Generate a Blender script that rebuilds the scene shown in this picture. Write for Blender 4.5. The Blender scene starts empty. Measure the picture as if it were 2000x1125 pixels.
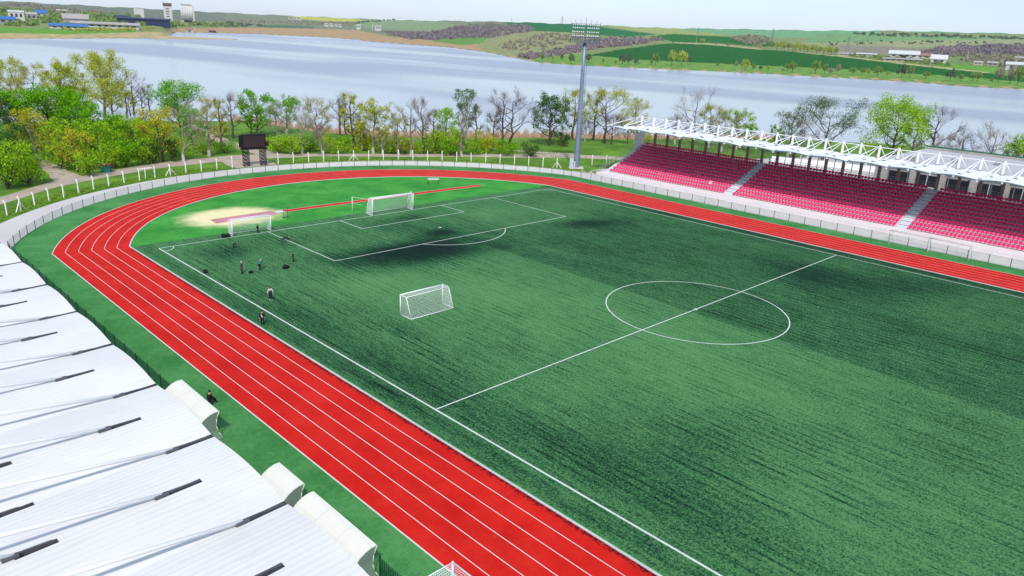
import bpy, bmesh, math, random
import numpy as np
from mathutils import Vector, Matrix

random.seed(7); np.random.seed(7)
scene = bpy.context.scene
COL = scene.collection
PI = math.pi

# ------------------------------------------------------------------ survey of the view (metres, pitch centre = origin)
CAM = np.array([-64.38, -37.592, 25.644])
YAW, PITCH, ROLL, FPX = 0.785769, 0.323987, 0.04514, 1457.02
_fw = np.array([math.sin(YAW)*math.cos(PITCH), math.cos(YAW)*math.cos(PITCH), -math.sin(PITCH)])
_r = np.array([math.cos(YAW), -math.sin(YAW), 0.0]); _u = np.cross(_r, _fw)
RT = _r*math.cos(ROLL) + _u*math.sin(ROLL); UP = -_r*math.sin(ROLL) + _u*math.cos(ROLL)

def ray(u, v):
    d = _fw + RT*(u-1000)/FPX + UP*(562.5-v)/FPX
    return d/np.linalg.norm(d)
def gp(u, v, z=0.0):                       # sight line meets a level plane
    d = ray(u, v); return CAM + d*((z-CAM[2])/d[2])
def azel(u, v):
    d = ray(u, v); return math.degrees(math.atan2(d[0], d[1])), math.degrees(math.asin(d[2]))
def height_at(P, u, v):                    # height of the sight line above point P
    d = ray(u, v); h = ((P[:2]-CAM[:2])@d[:2])/(d[:2]@d[:2]); return CAM[2]+h*d[2]

# ------------------------------------------------------------------ colour helpers
def lin(c):
    c = c/255.0
    return c/12.92 if c <= 0.04045 else ((c+0.055)/1.055)**2.4
KA = 0.6
def S(r, g, b, k=None):
    k = KA if k is None else k
    return (min(.9, lin(r)*k), min(.9, lin(g)*k), min(.9, lin(b)*k), 1.0)

class N:                                    # small node-tree helper
    def __init__(s, name):
        s.m = bpy.data.materials.new(name); s.m.use_nodes = True
        s.t = s.m.node_tree; s.t.nodes.clear()
        s.out = s.t.nodes.new('ShaderNodeOutputMaterial')
        s._co = None
    def n(s, typ, **kw):
        nd = s.t.nodes.new('ShaderNode'+typ)
        for k, v in kw.items():
            if k.startswith('i_'):
                nd.inputs[k[2:].replace('_', ' ')].default_value = v
            else: setattr(nd, k, v)
        return nd
    def l(s, a, b): s.t.links.new(a, b)
    def co(s):
        if s._co is None: s._co = s.n('TexCoord').outputs['Object']
        return s._co
    def map(s, sc=(1, 1, 1), rot=(0, 0, 0), src=None):
        mp = s.n('Mapping'); mp.inputs['Scale'].default_value = sc; mp.inputs['Rotation'].default_value = rot
        s.l(src or s.co(), mp.inputs['Vector']); return mp.outputs['Vector']
    def noise(s, scale, detail=3, rough=.55, vec=None, dist=0):
        nd = s.n('TexNoise'); nd.inputs['Scale'].default_value = scale; nd.inputs['Detail'].default_value = detail
        nd.inputs['Roughness'].default_value = rough; nd.inputs['Distortion'].default_value = dist
        s.l(vec or s.co(), nd.inputs['Vector']); return nd.outputs['Fac']
    def math(s, op, a, b=None, c=None, clamp=False):
        nd = s.n('Math'); nd.operation = op; nd.use_clamp = clamp
        for i, x in enumerate((a, b, c)):
            if x is None: continue
            if isinstance(x, (int, float)): nd.inputs[i].default_value = x
            else: s.l(x, nd.inputs[i])
        return nd.outputs[0]
    def ss(s, x, lo, hi, a=0.0, b=1.0):
        nd = s.n('MapRange'); nd.interpolation_type = 'SMOOTHSTEP'
        nd.inputs['From Min'].default_value = lo; nd.inputs['From Max'].default_value = hi
        nd.inputs['To Min'].default_value = a; nd.inputs['To Max'].default_value = b
        s.l(x, nd.inputs['Value']); return nd.outputs['Result']
    def mix(s, f, a, b, mode='MIX'):
        nd = s.n('Mix'); nd.data_type = 'RGBA'; nd.blend_type = mode
        if isinstance(f, (int, float)): nd.inputs[0].default_value = f
        else: s.l(f, nd.inputs[0])
        for x, i in ((a, 6), (b, 7)):
            if isinstance(x, tuple): nd.inputs[i].default_value = x
            else: s.l(x, nd.inputs[i])
        return nd.outputs[2]
    def bump(s, h, strength=.3, dist=.05):
        nd = s.n('Bump'); nd.inputs['Strength'].default_value = strength; nd.inputs['Distance'].default_value = dist
        s.l(h, nd.inputs['Height']); return nd.outputs['Normal']
    def pbr(s, col, rough=.7, metal=0, normal=None, spec=.3, alpha=None):
        p = s.n('BsdfPrincipled')
        if isinstance(col, tuple): p.inputs['Base Color'].default_value = col
        else: s.l(col, p.inputs['Base Color'])
        if isinstance(rough, (int, float)): p.inputs['Roughness'].default_value = rough
        else: s.l(rough, p.inputs['Roughness'])
        p.inputs['Metallic'].default_value = metal; p.inputs['Specular IOR Level'].default_value = spec
        if normal is not None: s.l(normal, p.inputs['Normal'])
        if alpha is not None:
            if isinstance(alpha, (int, float)): p.inputs['Alpha'].default_value = alpha
            else: s.l(alpha, p.inputs['Alpha'])
        s.l(p.outputs[0], s.out.inputs['Surface']); return p

MATS = {}
def plain(name, col, rough=.6, var=.12, scale=1.5, metal=0, spec=.3, bump=0, fine=None, alpha=None):
    """solid colour broken up by soft dirt noise"""
    if name in MATS: return MATS[name]
    b = N(name)
    n1 = b.noise(scale, 4); n2 = b.noise(fine or scale*9, 3)
    f = b.math('ADD', b.math('MULTIPLY', n1, .6), b.math('MULTIPLY', n2, .4))
    f = b.ss(f, .3, .7)
    dk = tuple(c*(1-var*1.3) for c in col[:3])+(1,); lt = tuple(min(.92, c*(1+var)) for c in col[:3])+(1,)
    nm = b.bump(n2, bump, .03) if bump else None
    b.pbr(b.mix(f, dk, lt), rough, metal, nm, spec, alpha)
    MATS[name] = b.m; return b.m

# ------------------------------------------------------------------ mesh builder
class MB:
    def __init__(s): s.v = []; s.f = []; s.mi = []; s.cur = 0
    def add(s, vs, fs):
        o = len(s.v); s.v += [tuple(map(float, p)) for p in vs]
        for f in fs: s.f.append([i+o for i in f]); s.mi.append(s.cur)
        return s
    def box(s, a, b, M=None):
        x0, y0, z0 = a; x1, y1, z1 = b
        vs = [(x0,y0,z0),(x1,y0,z0),(x1,y1,z0),(x0,y1,z0),(x0,y0,z1),(x1,y0,z1),(x1,y1,z1),(x0,y1,z1)]
        if M is not None: vs = [tuple(M @ Vector(p)) for p in vs]
        return s.add(vs, [(3,2,1,0),(4,5,6,7),(0,1,5,4),(1,2,6,5),(2,3,7,6),(3,0,4,7)])
    def bevbox(s, a, b, e=.02, M=None):
        x0, y0, z0 = a; x1, y1, z1 = b
        vs = []
        for z, i in ((z0, e), (z0+e, 0), (z1-e, 0), (z1, e)):
            for (x, y) in ((x0+i+e, y0+i),(x1-i-e, y0+i),(x1-i, y0+i+e),(x1-i, y1-i-e),(x1-i-e, y1-i),(x0+i+e, y1-i),(x0+i, y1-i-e),(x0+i, y0+i+e)):
                vs.append((x, y, z))
        if M is not None: vs = [tuple(M @ Vector(p)) for p in vs]
        fs = [tuple(range(7, -1, -1)), tuple(range(24, 32))]
        for r in range(3):
            for k in range(8): fs.append((r*8+k, r*8+(k+1) % 8, r*8+8+(k+1) % 8, r*8+8+k))
        return s.add(vs, fs)
    def tube(s, p, q, r0, r1=None, n=6, cap=True):
        r1 = r0 if r1 is None else r1
        p = np.array(p, float); q = np.array(q, float); d = q-p; L = np.linalg.norm(d)
        if L < 1e-6: return s
        d /= L; a = np.array([0, 0, 1.]) if abs(d[2]) < .9 else np.array([1., 0, 0])
        x = np.cross(a, d); x /= np.linalg.norm(x); y = np.cross(d, x)
        t = np.arange(n)*2*PI/n; c = np.cos(t)[:, None]*x + np.sin(t)[:, None]*y
        vs = np.concatenate([p+c*r0, q+c*r1])
        fs = [(k, (k+1) % n, n+(k+1) % n, n+k) for k in range(n)]
        if cap: fs += [tuple(range(n-1, -1, -1)), tuple(range(n, 2*n))]
        return s.add(vs, fs)
    def path(s, pts, r, n=6):
        for a, b in zip(pts[:-1], pts[1:]): s.tube(a, b, r, r, n)
        return s
    def ring(s, rings, closed=False, cap=True):          # loft of equal-length rings
        n = len(rings[0]); vs = [p for r in rings for p in r]; fs = []
        for k in range(len(rings)-1):
            for i in range(n): fs.append((k*n+i, k*n+(i+1) % n, (k+1)*n+(i+1) % n, (k+1)*n+i))
        if cap: fs += [tuple(range(n-1, -1, -1)), tuple(range((len(rings)-1)*n, len(rings)*n))]
        return s.add(vs, fs)
    def grid(s, P, flip=False):                           # P[i][j] points
        a, b = len(P), len(P[0]); vs = [p for r in P for p in r]; fs = []
        for i in range(a-1):
            for j in range(b-1):
                f = (i*b+j, (i+1)*b+j, (i+1)*b+j+1, i*b+j+1)
                fs.append(f[::-1] if flip else f)
        return s.add(vs, fs)
    def build(s, name, mats=None, parent=None, smooth=False):
        me = bpy.data.meshes.new(name); me.from_pydata(s.v, [], s.f); 
        if mats is not None:
            for m in (mats if isinstance(mats, (list, tuple)) else [mats]): me.materials.append(m)
            if max(s.mi or [0]) > 0: me.polygons.foreach_set('material_index', s.mi)
        if smooth: me.polygons.foreach_set('use_smooth', [True]*len(me.polygons))
        me.update(); o = bpy.data.objects.new(name, me); COL.objects.link(o)
        if parent: o.parent = parent
        return o

def np_mesh(name, V, F, mat=None, parent=None, smooth=False):
    """fast mesh from arrays, all faces with the same corner count"""
    V = np.asarray(V, np.float32); F = np.asarray(F, np.int32); k = F.shape[1]
    me = bpy.data.meshes.new(name); me.vertices.add(len(V)); me.vertices.foreach_set('co', V.ravel())
    me.loops.add(F.size); me.loops.foreach_set('vertex_index', F.ravel())
    me.polygons.add(len(F)); me.polygons.foreach_set('loop_start', np.arange(0, F.size, k, dtype=np.int32))
    me.polygons.foreach_set('loop_total', np.full(len(F), k, np.int32))
    if smooth: me.polygons.foreach_set('use_smooth', np.ones(len(F), bool))
    me.update(calc_edges=True); me.validate()
    if mat: me.materials.append(mat)
    o = bpy.data.objects.new(name, me); COL.objects.link(o)
    if parent: o.parent = parent
    return o

def tag(o, label, cat, group=None, kind=None):
    o['label'] = label; o['category'] = cat
    if group: o['group'] = group
    if kind: o['kind'] = kind
    return o
def struct(o, kind='structure'): o['kind'] = kind; return o
def thing(name, loc, label, cat, group=None, rz=0):
    e = bpy.data.objects.new(name, None); e.empty_display_size = .3; COL.objects.link(e)
    e.location = tuple(map(float, loc)); e.rotation_euler = (0, 0, rz); return tag(e, label, cat, group)
def copy_tree(o, parent=None):
    c = o.copy(); COL.objects.link(c); c.parent = parent
    for ch in list(o.children): copy_tree(ch, c)
    return c
ORD = ['first', 'second', 'third', 'fourth', 'fifth', 'sixth', 'seventh', 'eighth', 'ninth', 'tenth', 'eleventh', 'twelfth', 'thirteenth',
       'fourteenth', 'fifteenth', 'sixteenth', 'seventeenth', 'eighteenth', 'nineteenth', 'twentieth'] + \
      ['twenty-'+w for w in ('first', 'second', 'third', 'fourth', 'fifth', 'sixth', 'seventh', 'eighth', 'ninth')] + ['thirtieth']

# ------------------------------------------------------------------ camera, sun, sky
cam_d = bpy.data.cameras.new('camera'); cam = bpy.data.objects.new('camera', cam_d); COL.objects.link(cam)
M = Matrix(((RT[0], UP[0], -_fw[0], CAM[0]), (RT[1], UP[1], -_fw[1], CAM[1]), (RT[2], UP[2], -_fw[2], CAM[2]), (0, 0, 0, 1)))
cam.matrix_world = M
cam_d.sensor_width = 36; cam_d.lens = FPX/2000*36; cam_d.clip_start = .5; cam_d.clip_end = 30000
scene.camera = cam

SUNV = Vector((-.61, -.70, 1.0)).normalized()          # towards the sun: behind the camera, high
EL = math.asin(SUNV.z); AZ = math.atan2(SUNV.x, SUNV.y)
sd = bpy.data.lights.new('sun', 'SUN'); sd.energy = 3.0; sd.angle = math.radians(3.5); sd.color = (1, .965, .91)
sun = bpy.data.objects.new('sun', sd); COL.objects.link(sun)
sun.rotation_euler = SUNV.to_track_quat('Z', 'Y').to_euler()
w = bpy.data.worlds.new('World'); scene.world = w; w.use_nodes = True
nt = w.node_tree; bg = nt.nodes['Background']
sky = nt.nodes.new('ShaderNodeTexSky'); sky.sky_type = 'NISHITA'; sky.sun_disc = False
sky.sun_elevation = EL; sky.sun_rotation = AZ; sky.altitude = 100; sky.air_density = 1.0; sky.dust_density = 1.2; sky.ozone_density = 1.6
tc = nt.nodes.new('ShaderNodeTexCoord'); mpn = nt.nodes.new('ShaderNodeMapping'); mpn.inputs['Scale'].default_value = (1.2, 1.2, 7)
cn = nt.nodes.new('ShaderNodeTexNoise'); cn.inputs['Scale'].default_value = 1.6; cn.inputs['Detail'].default_value = 5
nt.links.new(tc.outputs['Generated'], mpn.inputs[0]); nt.links.new(mpn.outputs[0], cn.inputs['Vector'])
mr = nt.nodes.new('ShaderNodeMapRange'); mr.inputs['From Min'].default_value = .35; mr.inputs['From Max'].default_value = .7
mr.inputs['To Min'].default_value = .55; mr.inputs['To Max'].default_value = .8; nt.links.new(cn.outputs['Fac'], mr.inputs['Value'])
veil = nt.nodes.new('ShaderNodeMix'); veil.data_type = 'RGBA'; veil.inputs[7].default_value = (3.35, 4.12, 5.35, 1)     # thin high cloud
nt.links.new(mr.outputs[0], veil.inputs[0]); nt.links.new(sky.outputs[0], veil.inputs[6]); nt.links.new(veil.outputs[2], bg.inputs[0]); bg.inputs[1].default_value = .145
scene.view_settings.view_transform = 'Standard'; scene.view_settings.look = 'None'
scene.view_settings.exposure = 0.45; scene.view_settings.gamma = 1
scene.cycles.max_bounces = 6; scene.cycles.transparent_max_bounces = 16
# ================================================================== TERRAIN
TAB_S = [(-60, 1200), (11, 1197), (14.7, 1339), (18, 1500), (20.3, 1640), (21.2, 2750), (23, 2900), (26.2, 3190), (31, 3080), (33.2, 2700), (33.9, 2406), (37, 2150), (39.75, 1929),
         (42, 1600), (44.26, 1222), (46.5, 992), (50, 957), (55.5, 985), (60.8, 1022), (66, 1027), (70.7, 1040), (75, 984), (78, 1023), (150, 1020)]
TAB_EK = [(-60, .7), (11.5, .75), (21.5, .75), (25.6, .74), (35.3, .79), (40.5, .95), (44, 1.04), (49.7, 1.1), (55, 1.08), (60.4, 1.22), (65.4, 1.31), (70, 1.47), (77, 1.53), (150, 1.5)]
TAB_RK = [(-60, 3600), (11, 3600), (20, 4300), (24, 6000), (33, 6000), (40, 4600), (46, 3700), (150, 3700)]
TAB_RB = [(-60, 270), (11, 270), (25, 268), (30, 245), (34, 238), (42, 238), (46, 246), (53, 254), (60, 272), (67, 290), (75, 300), (82, 296), (150, 290)]
WATER_Z = -5.0
def tab(T, a): return np.interp(a, [t[0] for t in T], [t[1] for t in T])
def far_el(az):
    rs = tab(TAB_S, az); es = -np.degrees(np.arctan((CAM[2]-WATER_Z+.25)/rs)); ek = tab(TAB_EK, az)
    ek = ek + .022*np.sin(az*2.1)+.014*np.sin(az*5.3+1)+.006*np.sin(az*17)
    return rs, es, ek, tab(TAB_RK, az)
def far_r(az, el):
    rs, es, ek, rk = far_el(az); t = np.clip((el-es)/(ek-es), 0, 1.0); return rs*(rk/rs)**t
def far_pt(u, v):                            # a spot on the land across the lake
    a, e = azel(u, v); rs, es, ek, rk = far_el(a); e = min(max(e, es+.02), ek)
    r = float(far_r(a, e)); ar = math.radians(a)
    return np.array([CAM[0]+r*math.sin(ar), CAM[1]+r*math.cos(ar), CAM[2]+r*math.tan(math.radians(e))]), r
def sstep(x, a, b):
    t = np.clip((x-a)/(b-a), 0, 1); return t*t*(3-2*t)
def near_z(az, r):
    rb = tab(TAB_RB, az); return -5.6*sstep(r, rb-46, rb+2)
def gz(x, y):
    dx, dy = x-CAM[0], y-CAM[1]; return float(near_z(math.degrees(math.atan2(dx, dy)), math.hypot(dx, dy)))
def near_pt(u, v):                           # sight line meets the near bank
    P = gp(u, v, 0)
    for _ in range(12):
        P = gp(u, v, gz(P[0], P[1]))
        if np.hypot(*(P[:2]-CAM[:2])) > 285: break
    return P

def inpoly(px, py, poly):
    ins = np.zeros(px.shape, bool); n = len(poly); j = n-1
    for i in range(n):
        xi, yi = poly[i]; xj, yj = poly[j]
        c = ((yi > py) != (yj > py)) & (px < (xj-xi)*(py-yi)/((yj-yi) or 1e-9)+xi)
        ins ^= c; j = i
    return ins
def topix(az, el):                            # bearing and elevation of a terrain spot -> survey photograph coordinates
    a, e = np.radians(az), np.radians(el); d = np.stack([np.sin(a)*np.cos(e), np.cos(a)*np.cos(e), np.sin(e)], -1)
    z = d@_fw; z = np.where(z < .05, .05, z); return 1000+FPX*(d@RT)/z, 562.5-FPX*(d@UP)/z

GRASS = S(112, 156, 60)
COVER = [  # land use across the lake, later entries lie over earlier ones
    ((150, 164, 105), [(-400, -80), (480, -20), (480, 90), (-400, 140)]),
    ((128, 140, 128), [(-400, -60), (180, 9), (480, 27), (480, 44), (300, 38), (200, 30), (100, 16), (-400, 0)]),
    ((118, 178, 62), [(-300, 48), (40, 54), (150, 60), (262, 60), (290, 69), (150, 68), (20, 66), (-300, 64)]),
    ((214, 190, 148), [(-400, 62), (20, 65), (130, 67), (240, 64), (300, 62), (360, 66), (400, 73), (400, 90), (-400, 100)]),
    ((140, 150, 128), [(440, 20), (900, 35), (900, 70), (440, 58)]),
    ((205, 168, 134), [(330, 57), (420, 54), (560, 54), (700, 59), (760, 72), (840, 77), (960, 86), (960, 110), (600, 80), (330, 70)]),
    ((84, 128, 96), [(495, 49), (560, 49), (615, 52), (612, 56), (520, 54)]),
    ((150, 172, 130), [(700, 38), (760, 37), (850, 40), (900, 48), (880, 62), (760, 58), (690, 52)]),
    ((214, 210, 84), [(560, 31), (640, 34), (710, 38), (695, 42), (640, 42), (585, 37)]),
    ((142, 152, 126), [(840, 36), (1000, 38), (1010, 52), (900, 52)]),
    ((112, 98, 104), [(740, 60), (840, 62), (900, 50), (960, 45), (1040, 52), (1045, 62), (960, 76), (850, 79), (790, 74)]),
    ((112, 156, 78), [(900, 50), (960, 46), (1030, 49), (1030, 57), (940, 56)]),
    ((116, 166, 80), [(838, 80), (880, 74), (965, 71), (985, 62), (1010, 66), (960, 84), (900, 88)]),
    ((168, 170, 124), [(970, 60), (1120, 62), (1180, 76), (1130, 110), (1060, 118), (960, 104), (930, 92)]),
    ((20, 124, 62), [(975, 42), (1060, 43), (1130, 47), (1210, 58), (1280, 67), (1220, 73), (1130, 64), (1040, 60)]),
    ((176, 186, 120), [(1170, 47), (1320, 53), (1460, 70), (1280, 66), (1200, 54)]),
    ((128, 186, 142), [(1330, 40), (1500, 44), (1720, 48), (1720, 72), (1500, 74), (1400, 66), (1330, 58)]),
    ((134, 176, 122), [(1600, 66), (1800, 70), (2300, 72), (2300, 100), (1800, 96), (1560, 86)]),
    ((172, 178, 138), [(1560, 84), (1700, 82), (1800, 78), (2300, 74), (2300, 96), (1800, 92), (1620, 100)]),
    ((96, 178, 128), [(1780, 58), (2300, 66), (2300, 72), (1780, 63)]),
    ((160, 152, 140), [(1620, 88), (1720, 90), (1840, 96), (1800, 108), (1640, 104)]),
    ((112, 98, 116), [(1790, 100), (1850, 90), (2000, 86), (2300, 90), (2300, 112), (1900, 110), (1810, 106)]),
    ((134, 160, 96), [(1640, 104), (1800, 108), (2300, 106), (2300, 176), (2000, 150), (1800, 130), (1640, 112)]),
    ((128, 172, 82), [(1030, 116), (1100, 108), (1160, 104), (1300, 118), (1500, 126), (1800, 140), (2300, 156), (2300, 190), (1500, 150), (1100, 140)]),
    ((8, 118, 18), [(1270, 72), (1310, 66), (1400, 71), (1490, 76), (1530, 88), (1490, 92), (1400, 84), (1320, 82)]),
    ((6, 108, 14), [(1150, 108), (1200, 98), (1290, 86), (1330, 84), (1400, 87), (1480, 96), (1560, 102), (1660, 112), (1790, 127), (1900, 140), (2010, 152), (2010, 161), (1880, 150), (1700, 138), (1540, 130), (1400, 124), (1240, 116)]),
    ((116, 178, 58), [(1850, 124), (1960, 134), (1960, 142), (1880, 138), (1836, 130)]),
    ((206, 196, 150), [(1320, 83), (1400, 86), (1490, 95.5), (1490, 97.5), (1400, 88.5), (1320, 84.5)]),
    ((206, 196, 150), [(1560, 101), (1660, 111), (1790, 126), (1930, 141), (1930, 143), (1790, 128.5), (1660, 113), (1560, 102.5)]),
]
SH_TAN = S(206, 178, 138)

def make_ground():
    azs = np.concatenate([np.linspace(-58, 4, 32)[:-1], np.arange(4, 88, .17), np.linspace(88, 148, 31)])
    nA = len(azs); rows_r, rows_z, rows_c = [], [], []
    rb = tab(TAB_RB, azs); g = np.array(GRASS)
    for f in np.concatenate([[0.012, .05, .12, .22, .34, .46, .56, .64, .70], np.linspace(.74, 1.06, 26)]):
        r = rb*f; z = near_z(azs, r); c = np.tile(g, (nA, 1)); rows_r.append(r); rows_z.append(z); rows_c.append(c)
    rs, es, ek, rk = far_el(azs)
    for f in (.3, .7, .97):
        rows_r.append(rb*1.08+(rs-rb*1.08)*f); rows_z.append(np.full(nA, -6.2)); rows_c.append(np.tile(np.array(SH_TAN), (nA, 1)))
    for t in np.concatenate([np.linspace(0, .12, 26)[:-1], np.linspace(.12, 1, 92)]):
        el = es+(ek-es)*t; r = rs*(rk/rs)**t
        z = CAM[2]+r*np.tan(np.radians(el)); px, py = topix(azs, el)
        c = np.tile(np.array(S(150, 162, 112)), (nA, 1))
        wob = .8*np.sin(azs*11+t*40)+.5*np.sin(azs*29-t*90)
        for col, poly in COVER:
            c[inpoly(px+wob*2, py+wob*.35, poly)] = S(*col)
        c[t < .034*(1+.8*np.sin(azs*5)+.5*np.sin(azs*19))] = S(204, 176, 134)
        c[t < .015*(.8+1.1*np.sin(azs*9+2))] = S(70, 60, 48)
        rows_r.append(r); rows_z.append(z); rows_c.append(c)
    rows_r.append(rk*1.5); rows_z.append(rows_z[-1]*.96); rows_c.append(rows_c[-1])
    R, Z, C = np.array(rows_r), np.array(rows_z), np.array(rows_c); a = np.radians(azs)
    V = np.stack([CAM[0]+R*np.sin(a), CAM[1]+R*np.cos(a), Z], -1).reshape(-1, 3)
    nr = len(R); idx = np.arange(nr*nA).reshape(nr, nA)
    F = np.stack([idx[:-1, :-1], idx[:-1, 1:], idx[1:, 1:], idx[1:, :-1]], -1).reshape(-1, 4)[:, ::-1]
    b = N('land'); at = b.n('Attribute'); at.attribute_name = 'cover'
    geo = b.n('NewGeometry').outputs['Position']
    n1 = b.noise(.09, 5, .6); n2 = b.noise(.6, 4, .6); n3 = b.noise(.012, 4, .6); n4 = b.noise(.03, 3)
    base = b.mix(b.ss(n1, .34, .66), (.62, .72, .6, 1), (1.3, 1.22, 1.1, 1)); base = b.mix(1.0, at.outputs['Color'], base, 'MULTIPLY')
    base = b.mix(b.ss(n2, .3, .7, 0, .5), base, b.mix(1.0, base, (.55, .62, .5, 1), 'MULTIPLY'))
    base = b.mix(b.ss(n3, .5, .75, 0, .3), base, b.mix(1.0, base, (1.3, 1.15, 1.0, 1), 'MULTIPLY'))
    b.pbr(base, .95, 0, b.bump(n2, .4, .3), .1)
    o = np_mesh('ground', V, F, b.m, None, True)
    ca = o.data.color_attributes.new('cover', 'FLOAT_COLOR', 'POINT'); ca.data.foreach_set('color', C.astype(np.float32).ravel())
    return struct(o)
make_ground()

# ---- lake
def make_lake():
    azs = np.radians(np.linspace(-58, 148, 120)); rr = np.array([190, 240, 320, 450, 650, 900, 1300, 2000, 3000, 4200.])
    V = np.stack([CAM[0]+rr[:, None]*np.sin(azs), CAM[1]+rr[:, None]*np.cos(azs), np.full((len(rr), len(azs)), WATER_Z)], -1).reshape(-1, 3)
    idx = np.arange(len(V)).reshape(len(rr), len(azs)); F = np.stack([idx[:-1, :-1], idx[:-1, 1:], idx[1:, 1:], idx[1:, :-1]], -1).reshape(-1, 4)[:, ::-1]
    b = N('lake_water')
    calm = b.noise(1.0, 2, .45, b.map((.0045, .0013, .004), (0, 0, math.radians(45)-math.radians(90))), .6)
    calm2 = b.noise(1.0, 4, .6, b.map((.02, .004, .02), (0, 0, math.radians(-42))))
    c = b.math('ADD', b.math('MULTIPLY', calm, .95), b.math('MULTIPLY', calm2, .05)); f = b.ss(c, .44, .60)
    wv = b.noise(.45, 4, .6)
    bp = b.n('Bump'); bp.inputs['Distance'].default_value = .6; b.l(wv, bp.inputs['Height']); b.l(b.math('MULTIPLY_ADD', f, .03, .006), bp.inputs['Strength'])
    p = b.pbr(b.mix(f, S(188, 191, 196), S(164, 167, 184)), b.math('MULTIPLY_ADD', f, .16, .16), 0, bp.outputs[0], .5)
    struct(np_mesh('lake_water', V, F, b.m))
make_lake()

# ---- thin spit reaching into the lake on the left
def make_spit():
    top, bot = [], []
    for u, vt, vb in [(300, 68, 77.5), (340, 71, 77.2), (380, 73.2, 77.2), (405, 74.4, 77.3), (430, 75.4, 77.5), (452, 76.4, 77.8), (464, 77.4, 78)]:
        top.append(gp(u, vt, WATER_Z)); bot.append(gp(u, vb, WATER_Z))
    m = MB(); rows = []
    for a, b_ in zip(bot, top):
        mid = (a+b_)/2; rows.append([a+np.array([0, 0, -.6]), a*.8+b_*.2+np.array([0, 0, 1.1]), mid+np.array([0, 0, 1.6]), a*.2+b_*.8+np.array([0, 0, 1.2]), b_+np.array([0, 0, -.6])])
    m.grid(rows); struct(m.build('spit', plain('dry_bank', S(206, 184, 140), .95, .3, .05), None, True))
make_spit()

# ================================================================== STADIUM SURFACES
def poly_sheet(name, pts, z, mat, kind='structure'):
    m = MB(); m.add([(x, y, z) for x, y in pts], [tuple(range(len(pts)))]); o = m.build(name, mat)
    bm = bmesh.new(); bm.from_mesh(o.data); bmesh.ops.triangulate(bm, faces=bm.faces[:]); bmesh.ops.recalc_face_normals(bm, faces=bm.faces[:])
    if sum(f.normal.z for f in bm.faces) < 0: bmesh.ops.reverse_faces(bm, faces=bm.faces[:])
    bm.to_mesh(o.data); bm.free(); o['kind'] = kind; return o
def strip(m, pts, w, z):
    """ribbon of width w along a ground polyline"""
    P = np.array(pts, float); T = np.gradient(P, axis=0); T /= np.linalg.norm(T, axis=1)[:, None]; Nn = np.stack([-T[:, 1], T[:, 0]], 1)
    A = P+Nn*w/2; B = P-Nn*w/2; k = len(P)
    m.add([(x, y, z) for x, y in A]+[(x, y, z) for x, y in B], [(k+i, k+i+1, i+1, i) for i in range(k-1)])
CY = 41.5; YEND = -62.0
def oval(R, X):
    """outline of one bend: straight at x=-X, arc of radius R about (0, CY), straight at x=+X"""
    yk = CY+math.sqrt(R*R-X*X); a0 = math.atan2(yk-CY, -X); a1 = math.atan2(yk-CY, X)
    return [(-X, y) for y in np.linspace(YEND, yk, 40)[:-1]] + [(R*math.cos(t), CY+R*math.sin(t)) for t in np.linspace(a0, a1, 90)] + [(X, y) for y in np.linspace(yk, YEND, 40)[1:]]
def band(name, inner, outer, z, mat):
    k = len(inner); m = MB(); m.add([(x, y, z) for x, y in inner]+[(x, y, z) for x, y in outer], [(i, i+1, k+i+1, k+i) for i in range(k-1)])
    return struct(m.build(name, mat))

# ring road of pale concrete and the stand aprons
road = plain('pale_concrete', S(226, 221, 219), .85, .07, .12, fine=3)
band('road', oval(49.5, 46.5), oval(56.6, 53.9), .008, road)
poly_sheet('stand_apron', [(53.7, -62), (53.7, 63), (58, 61.5), (72, 61.5), (79, 55), (79, -62)], .012, road)
poly_sheet('far_yard', [(79.2, 56), (92, 56), (140, 40), (140, -20), (79.2, -20)], .012, plain('yard_concrete', S(222, 220, 218), .9, .08, .1))

# dirt tracks outside the ring
dirt = plain('dirt', S(200, 182, 164), .95, .14, .25, fine=4)
def ribbon2(name, a, b_, z=.012):
    m = MB(); A = [np.append(p, 0) for p in a]; B = [np.append(p, 0) for p in b_]
    def dense(L):
        L = np.array(L); s = np.concatenate([[0], np.cumsum(np.linalg.norm(np.diff(L, axis=0), axis=1))]); t = np.linspace(0, s[-1], 60)
        return np.stack([np.interp(t, s, L[:, 0]), np.interp(t, s, L[:, 1])], 1)
    A, B = dense(A), dense(B); jit = np.convolve(np.random.randn(70), np.ones(6)/6, 'same')[:60]*.35
    rows = []
    for p, q, j in zip(A, B, jit):
        d = (q-p)/np.linalg.norm(q-p); p2 = p-d*j; q2 = q+d*j*.8
        rows.append([(x, y, gz(x, y)+z) for x, y in (p2, p2*.66+q2*.34, p2*.34+q2*.66, q2)])
    m.grid(rows); o = m.build(name, dirt)
    if sum(p.normal.z for p in o.data.polygons) < 0: o.data.flip_normals()
    return struct(o)
ribbon2('dirt_path', [(-62, 70), (-43.1, 87.1), (-34.2, 96), (-25.2, 100.9), (-14.6, 105.8), (2.3, 107.5), (18.2, 103.5), (43.4, 88.9), (66.2, 75.1), (78, 64)],
        [(-62, 78), (-41.8, 92.7), (-33.5, 101), (-23.7, 106.4), (-13.3, 111.2), (3.7, 113.6), (16.7, 108.5), (45.8, 92.3), (70.4, 78.9), (80, 68)])
ribbon2('dirt_path', [(8.2, 110), (7.6, 122), (9, 136), (11.5, 150), (14, 172)], [(13, 110), (11, 122), (12.2, 136), (14.6, 150), (17, 172)], .016)
ribbon2('dirt_path', [(69.5, 77.5), (64.2, 84), (60.4, 92), (50, 104)], [(72, 79.5), (66.4, 85.5), (62.4, 93.3), (52, 106)], .016)
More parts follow.
